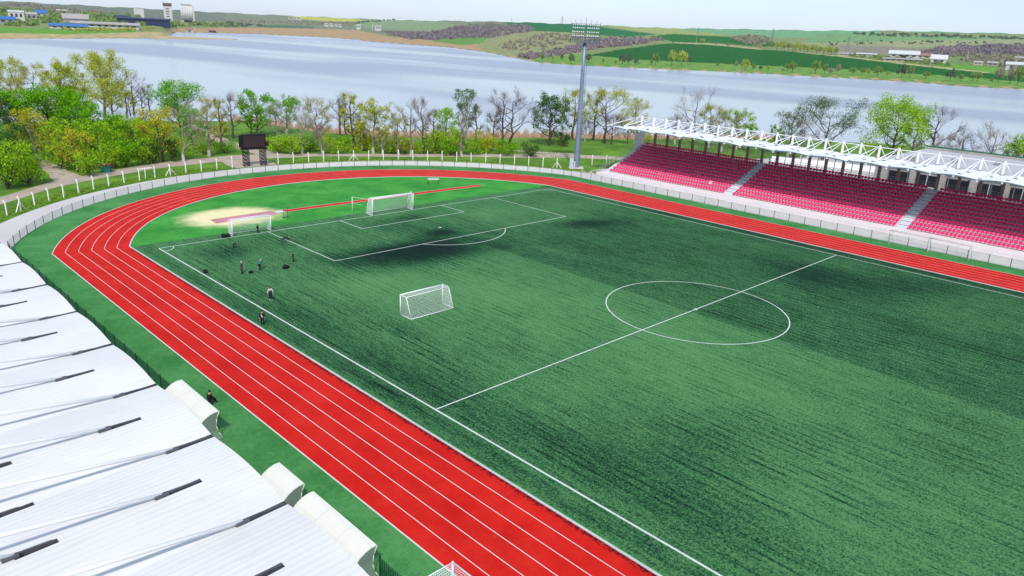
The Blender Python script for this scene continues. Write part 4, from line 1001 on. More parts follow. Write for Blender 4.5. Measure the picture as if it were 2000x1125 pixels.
# low crate the seated person sits on
m = MB(); m.bevbox((-.22, -.2, 0), (.22, .2, .26), .02)
for z in (.06, .14, .2): m.box((-.225, -.17, z), (.225, .17, z+.025))
o = m.build('crate', plain('crate_dark', S(40, 44, 50), .7)); o.location = (P[0]-.10, P[1]-.02, .024); tag(o, 'low dark crate under the person sitting by the dugout', 'crate')
bagm = plain('bag_black', S(20, 20, 24), .8, .2, 5)
def bag(u, v, L, W_, Hh, rz, label, strap=True):
    P = gp(u, v, .02); t = thing('bag', P, label, 'bag', 'bags left on the turf', rz); m = MB(); rings = []
    for s, sc in ((-.5, .35), (-.44, .8), (-.2, 1), (.15, .95), (.4, .75), (.5, .3)):
        rings.append([(s*L, math.cos(a)*W_/2*sc, max(0, Hh*.45*sc+math.sin(a)*Hh*.5*sc*(1.1 if s < 0 else .85))) for a in np.linspace(0, 2*PI, 11)[:-1]])
    m.ring(rings); m.build('body', bagm, t, True)
    if strap: m = MB(); m.path([(.5*L, 0, .08), (.68*L, .05, .03), (.8*L, .12, .02), (.9*L, .02, .02)], .02, 5); m.build('strap', bagm, t)
bag(401, 532, .85, .5, .42, 1.2, 'black bag lying just inside the near touchline')
bag(491, 533, .6, .4, .3, .4, 'small black bag between the coat wearer and the teal jacket', False)
bag(559, 524, .8, .55, .5, .2, 'black bag with trailing strap near the person standing apart')
bag(438, 464, .7, .6, .62, .5, 'black bag outside the goalpost by the jump pit, the left one', False)
bag(446.5, 463, .6, .5, .55, 1.0, 'black bag touching the goalpost by the jump pit', False)
# ================================================================== NEAR TREES AND SHRUBS
def leaf_mat(name, c1, c2, c3):
    b = N(name); rnd = b.n('NewGeometry').outputs['Random Per Island']; n1 = b.noise(.9, 3, .6)
    f = b.math('ADD', b.math('MULTIPLY', rnd, .5), b.math('MULTIPLY', n1, .55)); cr = b.n('ValToRGB'); e = cr.color_ramp.elements
    e[0].position = .2; e[0].color = c1; e[1].position = .85; e[1].color = c3; q = e.new(.52); q.color = c2; b.l(f, cr.inputs[0])
    d = b.n('BsdfDiffuse'); t = b.n('BsdfTranslucent'); mx = b.n('MixShader'); mx.inputs[0].default_value = .42
    b.l(cr.outputs[0], d.inputs[0]); b.l(cr.outputs[0], t.inputs[0]); b.l(d.outputs[0], mx.inputs[1]); b.l(t.outputs[0], mx.inputs[2]); b.l(mx.outputs[0], b.out.inputs[0]); return b.m
KL = .98
LEAF = {
 'olive': leaf_mat('leaf_yellow_green', S(126, 140, 22, KL), S(168, 176, 34, KL), S(206, 208, 66, KL)),
 'green': leaf_mat('leaf_bright_green', S(60, 114, 8, KL), S(100, 166, 14, KL), S(152, 204, 36, KL)),
 'dark':  leaf_mat('leaf_mid_green', S(38, 70, 30, KL), S(66, 106, 44, KL), S(110, 140, 70, KL)),
 'gold':  leaf_mat('leaf_golden', S(136, 140, 24, KL), S(178, 176, 40, KL), S(212, 204, 76, KL)),
 'pale':  leaf_mat('leaf_pale_sparse', S(156, 150, 90, KL), S(186, 182, 112, KL), S(214, 208, 150, KL)),
 'lime':  leaf_mat('leaf_lime', S(82, 134, 12, KL), S(138, 184, 26, KL), S(196, 218, 66, KL)),
 'twig':  leaf_mat('twig_buds', S(120, 104, 100, KL), S(150, 134, 128, KL), S(176, 160, 150, KL)),
 'silver': leaf_mat('leaf_poplar', S(50, 84, 44, KL), S(90, 124, 76, KL), S(148, 168, 128, KL)),
}
def bark_mat(name, c1, c2, lw=0):
    b = N(name); n1 = b.noise(3, 5, .7, b.map((2, 2, .5))); sx = b.n('SeparateXYZ'); b.l(b.co(), sx.inputs[0]); lime = b.ss(b.math('ADD', sx.outputs[2], b.math('MULTIPLY', n1, .4)), 1.5, 1.75, lw, 0)
    b.pbr(b.mix(lime, b.mix(b.ss(n1, .35, .65), c1, c2), S(224, 220, 208)), .9, 0, b.bump(n1, .6, .05), .1); return b.m
BARK = {'brown': bark_mat('bark_brown', S(86, 72, 62), S(134, 116, 100)), 'pale': bark_mat('bark_pale', S(150, 138, 124), S(200, 188, 172), .85), 'dark': bark_mat('bark_dark', S(70, 62, 58), S(112, 98, 92)), 'grey': bark_mat('bark_grey', S(122, 110, 104), S(166, 150, 140), .75)}
def leaf_cloud(rng, C, R, n_per, size, flat=.8):
    """n_per leaf sprays around every clump centre: small bent quads"""
    n = len(C)*n_per; c = np.repeat(C, n_per, 0); r = np.repeat(R, n_per)
    d = rng.normal(size=(n, 3)); d /= np.linalg.norm(d, axis=1)[:, None]; rad = r*rng.uniform(.25, 1.05, n)**.7
    p = c+d*rad[:, None]*np.array([1, 1, flat]); s = size*rng.uniform(.6, 1.3, n)
    nrm = d*.8+rng.normal(size=(n, 3))*.7+np.array([0, 0, .35]); nrm /= np.linalg.norm(nrm, axis=1)[:, None]
    a = np.cross(nrm, rng.normal(size=(n, 3))); a /= np.linalg.norm(a, axis=1)[:, None]; b_ = np.cross(nrm, a)
    a *= s[:, None]*.5; b_ *= s[:, None]*.36
    V = np.stack([p-a, p-b_*.9, p+a, p+b_*.9], 1).reshape(-1, 3); F = np.arange(n*4).reshape(-1, 4); return V, F
def tree_parts(kind, H, Wd, seed):
    """returns trunk mesh builder and leaf arrays for a tree of height H, crown half-width Wd"""
    rng = np.random.default_rng(seed); m = MB()
    K = dict(bare=(9, 3, 3, 0, .0, .26), sparse=(10, 5, 2, 13, .26, .20), leafy=(13, 5, 1, 34, .30, .20), dense=(15, 6, 0, 40, .33, .15), shrub=(10, 5, 0, 46, .30, .06), poplar=(15, 4, 0, 34, .28, .16), twiggy=(10, 4, 3, 0, .3, .18))[kind]
    nb, nb2, nb3, npl, lsz, base = K; r0 = .028*H**.9+.03
    lean = rng.normal(size=2)*.035*H; top = np.array([lean[0], lean[1], H*.80]); pts = [np.zeros(3)]
    for k in range(1, 7): t = k/6; pts.append(np.array([lean[0]*t, lean[1]*t, H*.80*t])+np.append(rng.normal(size=2)*.012*H, 0))
    rr = [r0*(1-.86*(k/6))+.012 for k in range(7)]
    multi = kind in ('shrub',)
    if kind != 'shrub':
        m.tube(pts[0]-np.array([0, 0, .4]), pts[0], r0*1.35, r0*1.2, 7)
        for k in range(6): m.tube(pts[k], pts[k+1], rr[k]*(1.2 if k == 0 else 1), rr[k+1], 7, False)
    tips, tr = [], []
    def along(t):
        i = min(5, int(t*6)); return pts[i]*(1-(t*6-i))+pts[i+1]*(t*6-i), rr[i]
    for k in range(nb):
        t = base+(1-base)*(k+rng.uniform(.1, .9))/nb if kind != 'shrub' else rng.uniform(0, .12)
        p, pr = along(min(.999, t)); az = k*2.4+rng.uniform(-.5, .5); q = (t-base)/(1-base)
        wprof = math.sin(PI*min(.97, .22+.70*q)) if kind != 'poplar' else .5+.5*math.sin(PI*min(1, .3+.6*q))
        if kind == 'shrub': end = np.array([math.cos(az)*Wd*rng.uniform(.35, .85), math.sin(az)*Wd*rng.uniform(.35, .85), H*rng.uniform(.3, .85)])
        else:
            L = Wd*wprof*rng.uniform(.75, 1.08); rise = L*rng.uniform(.5, 1.0) if kind != 'poplar' else L*2.0
            end = p+np.array([math.cos(az)*L, math.sin(az)*L, min(rise, H*.985-p[2])])
        mid = (p+end)/2+np.array([0, 0, -.05*H*rng.uniform(0, 1)])+rng.normal(size=3)*.03*H
        br = max(.03, pr*.55); m.tube(p, mid, br, br*.7, 5, False); m.tube(mid, end, br*.7, max(.016, br*.3), 5, False)
        tips.append(end); tr.append(.8)
        if kind in ('dense', 'leafy', 'shrub'): tips.append(mid); tr.append(.72)
        if kind == 'poplar':
            for q_ in (.35, .7): tips.append(p*(1-q_)+end*q_); tr.append(.75)
        for j in range(nb2):
            s = rng.uniform(.35, 1); b0 = mid*(1-s)+end*s if s > .5 else p*(1-2*s)+mid*2*s
            d2 = (end-p); d2 = d2/np.linalg.norm(d2); dv = d2*.6+rng.normal(size=3)*.55+np.array([0, 0, .35 if kind != 'poplar' else .9]); dv /= np.linalg.norm(dv)
            L2 = Wd*rng.uniform(.25, .5)*(1 if kind != 'shrub' else .8); e2 = b0+dv*L2; e2[2] = min(e2[2], H); m.tube(b0, e2, max(.022, br*.42), .014, 4, False); tips.append(e2); tr.append(.6)
            for q_ in range(nb3):
                s3 = rng.uniform(.2, 1); b3 = b0*(1-s3)+e2*s3; dv3 = dv*.6+rng.normal(size=3)*.5+np.array([0, 0, .3]); dv3 /= np.linalg.norm(dv3); L3 = L2*rng.uniform(.35, .75); e3 = b3+dv3*L3
                m.tube(b3, e3, .022, .010, 3, False); tips.append(e3); tr.append(.45)
                if kind in ('bare', 'twiggy'):
                    for z_ in range(2):
                        s4 = rng.uniform(.3, 1); b4 = b3*(1-s4)+e3*s4; m.tube(b4, b4+(dv3*.5+rng.normal(size=3)*.5+np.array([0, 0, .25]))*L3*.6, .015, .008, 3, False)
    C = np.array(tips); R = np.array(tr)*Wd*(.42 if kind not in ('sparse',) else .38)
    if kind == 'shrub': R = np.full(len(C), Wd*.36)
    if kind in ('dense', 'leafy'):             # inner sprays so that the crown has depth
        keep = rng.uniform(size=len(C)) > .08; C, R = C[keep], R[keep]
    LV = LF = None; TW = None
    if kind in ('bare', 'twiggy', 'sparse'):       # fine twigs: slim slivers fanning from the branch ends
        nt_ = 5 if kind != 'sparse' else 3; c = np.repeat(C, nt_, 0); n = len(c); up_ = c-np.array([0, 0, H*.35]); up_ /= np.linalg.norm(up_, axis=1)[:, None]
        d = up_*.8+rng.normal(size=(n, 3))*.55+np.array([0, 0, .25]); d /= np.linalg.norm(d, axis=1)[:, None]; Ls = rng.uniform(.35, 1.15, n)[:, None]*min(1.6, .18*H); b0 = c+rng.normal(size=(n, 3))*.25*np.repeat(R, nt_)[:, None]*.6
        sd_ = np.cross(d, rng.normal(size=(n, 3))); sd_ /= np.linalg.norm(sd_, axis=1)[:, None]
        TW = np.stack([b0-sd_*.018, b0+sd_*.018, b0+d*Ls+sd_*.007, b0+d*Ls-sd_*.007], 1).reshape(-1, 3)
    if npl:
        cov = dict(sparse=1.05, leafy=2.1, dense=3.0, shrub=2.6, poplar=2.2)[kind]; area = PI*Wd*H*(.42 if kind != 'poplar' else .36)
        npl = int(min(170, max(6, cov*area/(lsz*lsz*.33)/len(C))))
        LV, LF = leaf_cloud(rng, C, R, npl, lsz); LV[:, 2] = np.maximum(LV[:, 2], .05)
    return m, LV, LF, TW
TWIG = {'dark': leaf_mat('twig_brown', S(122, 106, 102), S(148, 130, 124), S(172, 154, 146)), 'pale': leaf_mat('twig_pale', S(160, 146, 132), S(188, 174, 156), S(208, 196, 176))}
_seed = [100]
def tree(P, H, Wd, kind, leaf, bark, label, name='tree', cat='tree', group=None, rootmin=.0):
    _seed[0] += 1; m, LV, LF, TW = tree_parts(kind, H, Wd, _seed[0])
    if kind == 'shrub' and LV is not None:
        t = thing(name, P, label, cat, group); m.build('stem', BARK[bark], t); np_mesh('foliage', LV, LF, LEAF[leaf], t); return t
    t = thing(name, P, label, cat, group); m.build('trunk', BARK[bark], t, True)
    if TW is not None: np_mesh('twig_sprays', TW, np.arange(len(TW)).reshape(-1, 4), TWIG['dark' if bark in ('dark', 'brown') and kind != 'sparse' else 'pale'], t)
    if LV is not None: np_mesh('crown', LV, LF, LEAF[leaf], t)
    return t
def ptree(u, v, vtop, hw, kind, leaf, bark, label, **kw):
    P = near_pt(u, v); dist = float(np.linalg.norm(P-CAM)); H = height_at(P, u, vtop)-P[2]; Wd = hw/FPX*dist
    return tree(P-np.array([0, 0, .05]), H, Wd, kind, leaf, bark, label, **kw)
GW, GL, GM = 'trees of the wood left of the scoreboard', 'trees along the near lake bank', 'shrubs along the near lake bank'
WOOD = [
 # back row by the water
 (8, 238, 128, 22, 'sparse', 'pale', 'grey', 'pale half-bare tree at the far left end of the lake bank'),
 (34, 236, 110, 27, 'leafy', 'olive', 'grey', 'pale yellow willow, leftmost full crown against the lake'),
 (74, 236, 114, 24, 'sparse', 'pale', 'grey', 'thin pale tree between two yellow willows against the lake'),
 (126, 240, 112, 28, 'leafy', 'olive', 'brown', 'yellow willow with forked trunk just left of the tallest tree'),
 (152, 238, 122, 22, 'leafy', 'olive', 'brown', 'narrow yellow willow crowding the tallest tree from the left'),
 (205, 232, 100, 37, 'dense', 'olive', 'brown', 'tallest yellow-green willow with two dark trunks by the lake'),
 (222, 236, 150, 22, 'leafy', 'olive', 'brown', 'lower yellow willow leaning on the right of the tallest one'),
 (246, 226, 150, 10, 'bare', None, 'brown', 'thin bare tree right beside the tallest willow'),
 (262, 224, 140, 22, 'bare', None, 'brown', 'tall bare tree with upswept twigs between willow and green crown'),
 (279, 222, 168, 10, 'bare', None, 'dark', 'slim bare leaning trunk right of the upswept bare tree'),
 (293, 222, 162, 11, 'bare', None, 'dark', 'slim bare leaning trunk left of the round green crown'),
 (256, 228, 178, 14, 'sparse', 'olive', 'brown', 'small yellow half-leafed tree among the bare trunks'),
 # green middle
 (20, 298, 190, 30, 'dense', 'dark', 'brown', 'dark green tree at the left picture edge'),
 (52, 292, 172, 34, 'dense', 'green', 'brown', 'bright green tree, leftmost of the three broad ones'),
 (98, 292, 166, 42, 'dense', 'green', 'brown', 'bright green broad tree in the middle of three'),
 (146, 290, 168, 34, 'dense', 'green', 'brown', 'bright green tree, rightmost of the three broad ones'),
 (176, 302, 196, 28, 'dense', 'green', 'brown', 'bright green tree in front of the tallest willow'),
 (128, 318, 228, 26, 'dense', 'lime', 'brown', 'light green low tree in front of the three broad ones'),
 (198, 322, 232, 24, 'dense', 'lime', 'brown', 'light green low tree behind the small teal kiosk'),
 (232, 300, 222, 28, 'dense', 'green', 'brown', 'low green tree under the bare trunks'),
 (262, 308, 226, 26, 'dense', 'lime', 'brown', 'light green tree left of the golden tree by the path'),
 (290, 296, 228, 22, 'dense', 'lime', 'brown', 'light green tree directly behind the golden tree by the path'),
 # front
 (72, 316, 206, 26, 'leafy', 'gold', 'pale', 'golden tree, the tall left one beside the forked track'),
 (152, 336, 252, 27, 'leafy', 'gold', 'brown', 'golden-green tree on the corner of the forked track'),
 (320, 316, 204, 33, 'leafy', 'gold', 'brown', 'golden tree on the path left of the pale bare trunk'),
 (352, 262, 164, 40, 'dense', 'green', 'brown', 'round green crown rising behind the pale bare trunk'),
 (378, 292, 204, 22, 'leafy', 'green', 'brown', 'green tree right of the pale bare trunk'),
 (359, 315, 196, 26, 'bare', None, 'pale', 'pale bare tree with white trunk by the path'),
]
for (u, v, vt, hw, kd, lf, bk, lab) in WOOD: ptree(u, v, vt, hw, kd, lf, bk, lab, group=GW)
BANK = [
 (409, 306, 178, 20, 'sparse', 'pale', 'grey', 'thin pale tree left of the scoreboard, first from the green crown'),
 (434, 286, 176, 14, 'sparse', 'olive', 'brown', 'thin tree with yellow lower leaves left of the scoreboard'),
 (456, 270, 176, 16, 'bare', None, 'dark', 'bare dark tree just left of the scoreboard top'),
 (503, 268, 178, 27, 'dense', 'green', 'dark', 'round green tree straight above the scoreboard'),
 (492, 266, 196, 14, 'leafy', 'green', 'dark', 'small green tree tucked left of the round one above the scoreboard'),
 (560, 262, 184, 26, 'leafy', 'green', 'grey', 'green tree half hidden behind pale twigs right of the scoreboard'),
 (540, 282, 196, 14, 'bare', None, 'grey', 'thin bare tree left of the half hidden green one'),
 (590, 300, 206, 26, 'twiggy', 'twig', 'pale', 'low bushy bare tree with pale forked trunks'),
 (620, 284, 190, 28, 'sparse', 'pale', 'brown', 'pale yellowish half-leafed tree right of the bushy bare one'),
 (631, 306, 232, 8, 'bare', None, 'pale', 'short pale dead trunk in front of the half-leafed tree'),
 (664, 266, 180, 16, 'bare', None, 'brown', 'leaning bare tree left of the tall yellow-green one'),
 (676, 262, 196, 12, 'sparse', 'olive', 'brown', 'slender tree with green stem beside the leaning bare one'),
 (692, 292, 167, 24, 'sparse', 'olive', 'dark', 'tall yellow-green tree with open crown before the lake'),
 (729, 300, 184, 28, 'leafy', 'olive', 'grey', 'tree with double trunk and dense yellow top'),
 (708, 292, 215, 10, 'bare', None, 'grey', 'thin bare sapling between the two yellow-topped trees'),
 (747, 302, 250, 9, 'bare', None, 'pale', 'crooked small pale trunk right of the double-trunked tree'),
 (779, 304, 212, 18, 'sparse', 'olive', 'grey', 'small yellow-green tree left of the big bare pair'),
 (803, 305, 188, 32, 'bare', None, 'grey', 'big bare tree with spreading purple-grey limbs'),
 (828, 298, 184, 24, 'bare', None, 'brown', 'bare tree with steep limbs, right one of the bare pair'),
 (846, 286, 208, 13, 'bare', None, 'dark', 'thin bare tree left of the light green one'),
 (868, 292, 206, 24, 'leafy', 'lime', 'dark', 'light green tree with dark trunk left of the poplar'),
 (910, 284, 177, 21, 'poplar', 'silver', 'pale', 'grey-green poplar with upright crown'),
 (902, 306, 214, 5, 'bare', None, 'pale', 'single straight white trunk in front of the poplar'),
 (930, 284, 194, 12, 'bare', None, 'dark', 'slim bare tree directly right of the poplar'),
 (962, 292, 206, 15, 'bare', None, 'brown', 'bare tree, left and smallest of the three right of the poplar'),
 (978, 296, 170, 26, 'bare', None, 'dark', 'bare tree, middle of the three right of the poplar'),
 (994, 292, 172, 34, 'bare', None, 'dark', 'wide bare tree, right one of the three beside the poplar'),
 (1073, 284, 178, 31, 'dense', 'dark', 'dark', 'full olive-green tree standing alone left of the mast'),
 (1118, 272, 172, 30, 'sparse', 'olive', 'dark', 'yellow-leafed open tree directly behind the mast'),
 (1142, 276, 238, 16, 'twiggy', 'twig', 'grey', 'low twiggy pinkish tree right of the mast'),
 (1158, 274, 170, 24, 'bare', None, 'dark', 'bare dark tree between mast and stand roof'),
 (1181, 280, 170, 36, 'sparse', 'olive', 'dark', 'leaning tree with thin yellow leaves at the roof tip'),
 (1194, 282, 220, 16, 'bare', None, 'dark', 'thin dark leaning trunk under the roof tip'),
 (1236, 270, 190, 28, 'sparse', 'olive', 'grey', 'yellow open tree behind the first roof truss'),
 (1226, 282, 238, 20, 'sparse', 'pale', 'brown', 'pale yellow bush-like tree beside the grey end wall'),
 (1318, 282, 222, 16, 'twiggy', 'twig', 'grey', 'low purplish twiggy tree left of the broad grey one'),
 (1352, 286, 178, 44, 'bare', None, 'grey', 'broad grey bare tree behind the stand roof'),
 (1384, 288, 196, 22, 'sparse', 'olive', 'grey', 'yellowish open tree leaning out of the broad grey one'),
 (1408, 296, 222, 26, 'twiggy', 'twig', 'grey', 'grey twiggy tree left of the light green one behind the roof'),
 (1438, 292, 210, 24, 'leafy', 'lime', 'grey', 'light green tree behind the middle of the roof'),
 (1462, 296, 240, 12, 'leafy', 'green', 'grey', 'small green sapling right of the light green tree'),
 (1512, 300, 238, 12, 'leafy', 'lime', 'grey', 'small light green tree left of the wide grey-green pair'),
 (1538, 306, 218, 30, 'sparse', 'dark', 'grey', 'grey-green open tree, left of the wide pair'),
 (1606, 312, 202, 54, 'sparse', 'dark', 'dark', 'wide grey-green tree with black limbs behind the roof'),
 (1562, 312, 236, 24, 'twiggy', 'twig', 'grey', 'low grey twigs between the wide grey-green trees'),
 (1738, 330, 190, 50, 'dense', 'lime', 'dark', 'large bright yellow-green tree rising above the roof'),
 (1776, 326, 200, 24, 'sparse', 'dark', 'grey', 'thin grey-green tree behind the large bright one'),
 (1812, 332, 204, 34, 'bare', None, 'dark', 'dark bare tree right of the large bright one'),
 (1838, 338, 262, 20, 'twiggy', 'twig', 'grey', 'low grey twigs at the foot of the dark bare tree'),
 (1866, 340, 250, 22, 'bare', None, 'dark', 'small bare tree with low green leaves'),
 (1928, 336, 246, 30, 'twiggy', 'twig', 'grey', 'purplish twiggy tree left of the corner tree'),
 (1988, 346, 260, 26, 'dense', 'lime', 'brown', 'yellow-green tree at the right picture edge'),
 (1968, 340, 272, 14, 'leafy', 'dark', 'brown', 'small dark tree left of the yellow-green one at the edge'),
]
for (u, v, vt, hw, kd, lf, bk, lab) in BANK: ptree(u, v, vt, hw, kd, lf, bk, lab, group=GL)
SHR = [
 (16, 370, 256, 40, 'lime', 'big light green bush at the left picture edge'), (56, 362, 292, 28, 'lime', 'big light green bush left of the forked track'), 
 (174, 344, 286, 26, 'lime', 'light green bush left of the teal kiosk'), (120, 330, 274, 24, 'lime', 'light green bush between track and golden tree'), (224, 330, 264, 24, 'lime', 'light green bush right of the teal kiosk'),
 (248, 326, 262, 26, 'green', 'mid green bush two places right of the teal kiosk'), (280, 322, 262, 22, 'lime', 'light green bush left of the golden tree by the path'), (300, 320, 268, 16, 'dark', 'dark bush at the foot of the golden tree'),
 (200, 306, 248, 24, 'lime', 'light green bush under the tallest willow'), (340, 316, 268, 15, 'dark', 'dark bush at the foot of the pale bare trunk'), (30, 330, 236, 30, 'dark', 'dark olive bush behind the big left bushes'),
 (398, 300, 282, 22, 'lime', 'low light green bush left of the dirt branch track'), (440, 298, 278, 26, 'green', 'low green bush between dirt track and scoreboard'), (428, 268, 246, 20, 'olive', 'yellow bush under the thin trees left of the scoreboard'),
 (545, 300, 262, 24, 'lime', 'light green bush right beside the scoreboard'), (575, 302, 264, 22, 'lime', 'light green bush under the bushy bare tree'), (606, 296, 262, 20, 'green', 'green bush right of the bushy bare tree'),
 (652, 300, 270, 22, 'lime', 'light green bush left of the tall yellow-green tree'), (672, 292, 264, 16, 'green', 'dark green bush under the leaning bare tree'), (712, 292, 252, 22, 'olive', 'yellow bush under the yellow-topped tree'),
 (764, 300, 260, 22, 'lime', 'light green bush left of the small yellow-green tree'), (790, 298, 268, 18, 'olive', 'yellow bush under the big bare tree'), (848, 300, 252, 24, 'lime', 'light green bush under the light green tree'),
 (886, 302, 240, 26, 'lime', 'tall light green bush left of the poplar foot'), (880, 304, 276, 20, 'green', 'low green bush in front of the poplar'), (944, 296, 250, 24, 'olive', 'yellowish bush right of the poplar foot'),
 (920, 302, 276, 22, 'green', 'low green bush between poplar and bare trees'), (990, 304, 272, 20, 'green', 'round green bush under the wide bare tree'), (1036, 306, 276, 22, 'dark', 'grey-green low bush left of the lone olive tree'),
 (1098, 286, 240, 16, 'dark', 'small green bush right of the lone olive tree'), (1258, 286, 250, 18, 'olive', 'yellow bush beside the grey end wall'),
]
for (u, v, vt, hw, lf, lab) in SHR: ptree(u, v, vt, hw, 'shrub', lf, 'brown', lab, name='shrub', cat='shrub', group=GM)
def undergrowth(name, polys, n, leaf, label, seed, h0=.8, h1=2.4):
    rng = np.random.default_rng(seed); C, R = [], []
    for poly in polys:
        xs = [p[0] for p in poly]; ys = [p[1] for p in poly]; k = 0
        while k < n:
            u, v = rng.uniform(min(xs), max(xs)), rng.uniform(min(ys), max(ys))
            if not inpoly(np.array([u]), np.array([v]), poly)[0]: continue
            P = near_pt(u, v); h = rng.uniform(h0, h1); k += 1
            for q in range(4): C.append(P+np.array([rng.normal()*h*.5, rng.normal()*h*.5, h*rng.uniform(.25, .8)])); R.append(h*.42)
    V, F = leaf_cloud(rng, np.array(C), np.array(R), 26, .26); o = np_mesh(name, V, F, LEAF[leaf]); tag(o, label, 'undergrowth', None, 'stuff')
BK = [(525, 297), (640, 298), (760, 300), (900, 303), (1000, 302), (1020, 290), (940, 284), (800, 280), (640, 272), (560, 276)]
undergrowth('undergrowth', [BK], 120, 'lime', 'light green brush between the trunks along the lake bank', 31)
undergrowth('undergrowth', [BK], 70, 'olive', 'yellowish brush between the trunks along the lake bank', 32, .8, 2.8)
LWD = [(20, 352), (78, 318), (110, 312), (160, 330), (200, 332), (330, 314), (392, 300), (392, 276), (300, 262), (200, 262), (60, 270), (0, 290), (0, 352)]
undergrowth('undergrowth', [LWD], 150, 'lime', 'light green brush filling the wood left of the scoreboard', 33, 1.0, 3.4)
undergrowth('undergrowth', [LWD], 110, 'green', 'deep green brush filling the wood left of the scoreboard', 34, 1.0, 3.8)
# reeds on the near bank: nobody could count them
def reeds():
    rng = np.random.default_rng(5); n = 26000; a = rng.uniform(24, 64, n); rb = tab(TAB_RB, a); off_ = rng.uniform(-15, 3, n); clump = .5+.5*np.sin(a*3.1+1)*np.sin(a*7.7)
    keep = rng.uniform(size=n) < np.clip(.35+.5*clump+(a > 41)*.5, 0, 1); a, rb, off_ = a[keep], rb[keep], off_[keep]; n = len(a)
    r = rb+off_; ar = np.radians(a); x = CAM[0]+r*np.sin(ar); y = CAM[1]+r*np.cos(ar); z = near_z(a, r); z = np.maximum(z, WATER_Z-.2)
    h = rng.uniform(1.0, 3.2, n)*(.75+.25*np.sin(a*9)); w_ = rng.uniform(.05, .14, n); th = rng.uniform(0, PI, n); lx, ly = rng.normal(size=n)*.3, rng.normal(size=n)*.3
    p = np.stack([x, y, z], 1); d = np.stack([np.cos(th), np.sin(th), 0*th], 1)*w_[:, None]; t = p+np.stack([lx, ly, h], 1)
    V = np.stack([p-d, p+d, t+d*.45, t-d*.45], 1).reshape(-1, 3); F = np.arange(n*4).reshape(-1, 4)
    o = np_mesh('reeds', V, F, leaf_mat('reed_straw', S(190, 154, 122, .85), S(216, 180, 148, .85), S(232, 202, 172, .85))); tag(o, 'tan reed bed along the near bank of the lake', 'reeds', None, 'stuff')
reeds()
# rough grass tufts on verge and bank
def tufts():
    rng = np.random.default_rng(9); L = []
    n = 9000; th = rng.uniform(-.15, 2.9, n); rr = np.where(rng.uniform(size=n) < .5, rng.uniform(56.8, 60.2, n), rng.uniform(70, 132, n)); x = rr*np.cos(th); y = CY+rr*np.sin(th)
    az = np.degrees(np.arctan2(x-CAM[0], y-CAM[1])); r = np.hypot(x-CAM[0], y-CAM[1]); ok = (r < tab(TAB_RB, az)-14) & ~((np.abs(x-1.5) < 7) & (y > 94) & (y < 116)); x, y, az, r = x[ok], y[ok], az[ok], r[ok]; n = len(x)
    C = np.stack([x, y, near_z(az, r)+.1], 1); V, F = leaf_cloud(rng, C, np.full(n, .32), 6, .2, .3); V[:, 2] = np.maximum(V[:, 2], np.repeat(C[:, 2], 24)-.1)
    o = np_mesh('rough_grass', V, F, leaf_mat('grass_blade', S(96, 146, 36, .8), S(130, 172, 54, .8), S(172, 194, 92, .8))); tag(o, 'rough tufted grass on the verge and lake bank', 'grass', None, 'stuff')
tufts()
# small teal kiosk among the bushes
P = near_pt(208, 336); t = thing('kiosk', P, 'small teal kiosk with rusty roof between the bushes by the path', 'kiosk', None, -.6)
m = MB(); m.bevbox((-.75, -.6, 0), (.75, .6, 1.25), .03); m.build('body', plain('teal_paint', S(52, 138, 130), .6, .15), t)
m = MB(); m.ring([[(-.9, -.75, 1.25), (.9, -.75, 1.25), (.9, .75, 1.4), (-.9, .75, 1.4)], [(-.9, -.75, 1.33), (.9, -.75, 1.33), (.9, .75, 1.48), (-.9, .75, 1.48)]]); m.build('roof', plain('rusty_sheet', S(140, 84, 56), .8, .2), t)
# ================================================================== FAR SHORE: WOODS, TREES, HOUSES
def clump_unit(seed, n=54):
    """one distant crown: leaf sprays over an uneven dome"""
    rng = np.random.default_rng(seed); d = rng.normal(size=(n, 3)); d /= np.linalg.norm(d, axis=1)[:, None]; d[:, 2] = np.abs(d[:, 2])*1.0-.15
    p = d*rng.uniform(.6, 1.05, n)[:, None]; nrm = d+rng.normal(size=(n, 3))*.5; nrm /= np.linalg.norm(nrm, axis=1)[:, None]
    a = np.cross(nrm, rng.normal(size=(n, 3))); a /= np.linalg.norm(a, axis=1)[:, None]; b_ = np.cross(nrm, a); s = rng.uniform(.3, .55, n)[:, None]
    return np.stack([p-a*s, p-b_*s, p+a*s, p+b_*s], 1)          # n,4,3
UNITS = [clump_unit(s) for s in range(6)]
def fl_mat(name, *c): return leaf_mat(name, *[S(*x, .8) for x in c])
FM = {'purple': fl_mat('far_wood_bare', (132, 116, 124), (160, 146, 150), (184, 172, 170)), 'dark': fl_mat('far_wood_dark', (76, 104, 84), (100, 128, 100), (130, 152, 116)),
      'green': fl_mat('far_wood_green', (104, 136, 66), (138, 166, 86), (172, 192, 112)), 'yellow': fl_mat('far_wood_yellow', (150, 164, 64), (188, 196, 88), (214, 214, 124)), 'scrub': fl_mat('far_scrub', (146, 138, 122), (172, 164, 140), (194, 186, 160))}
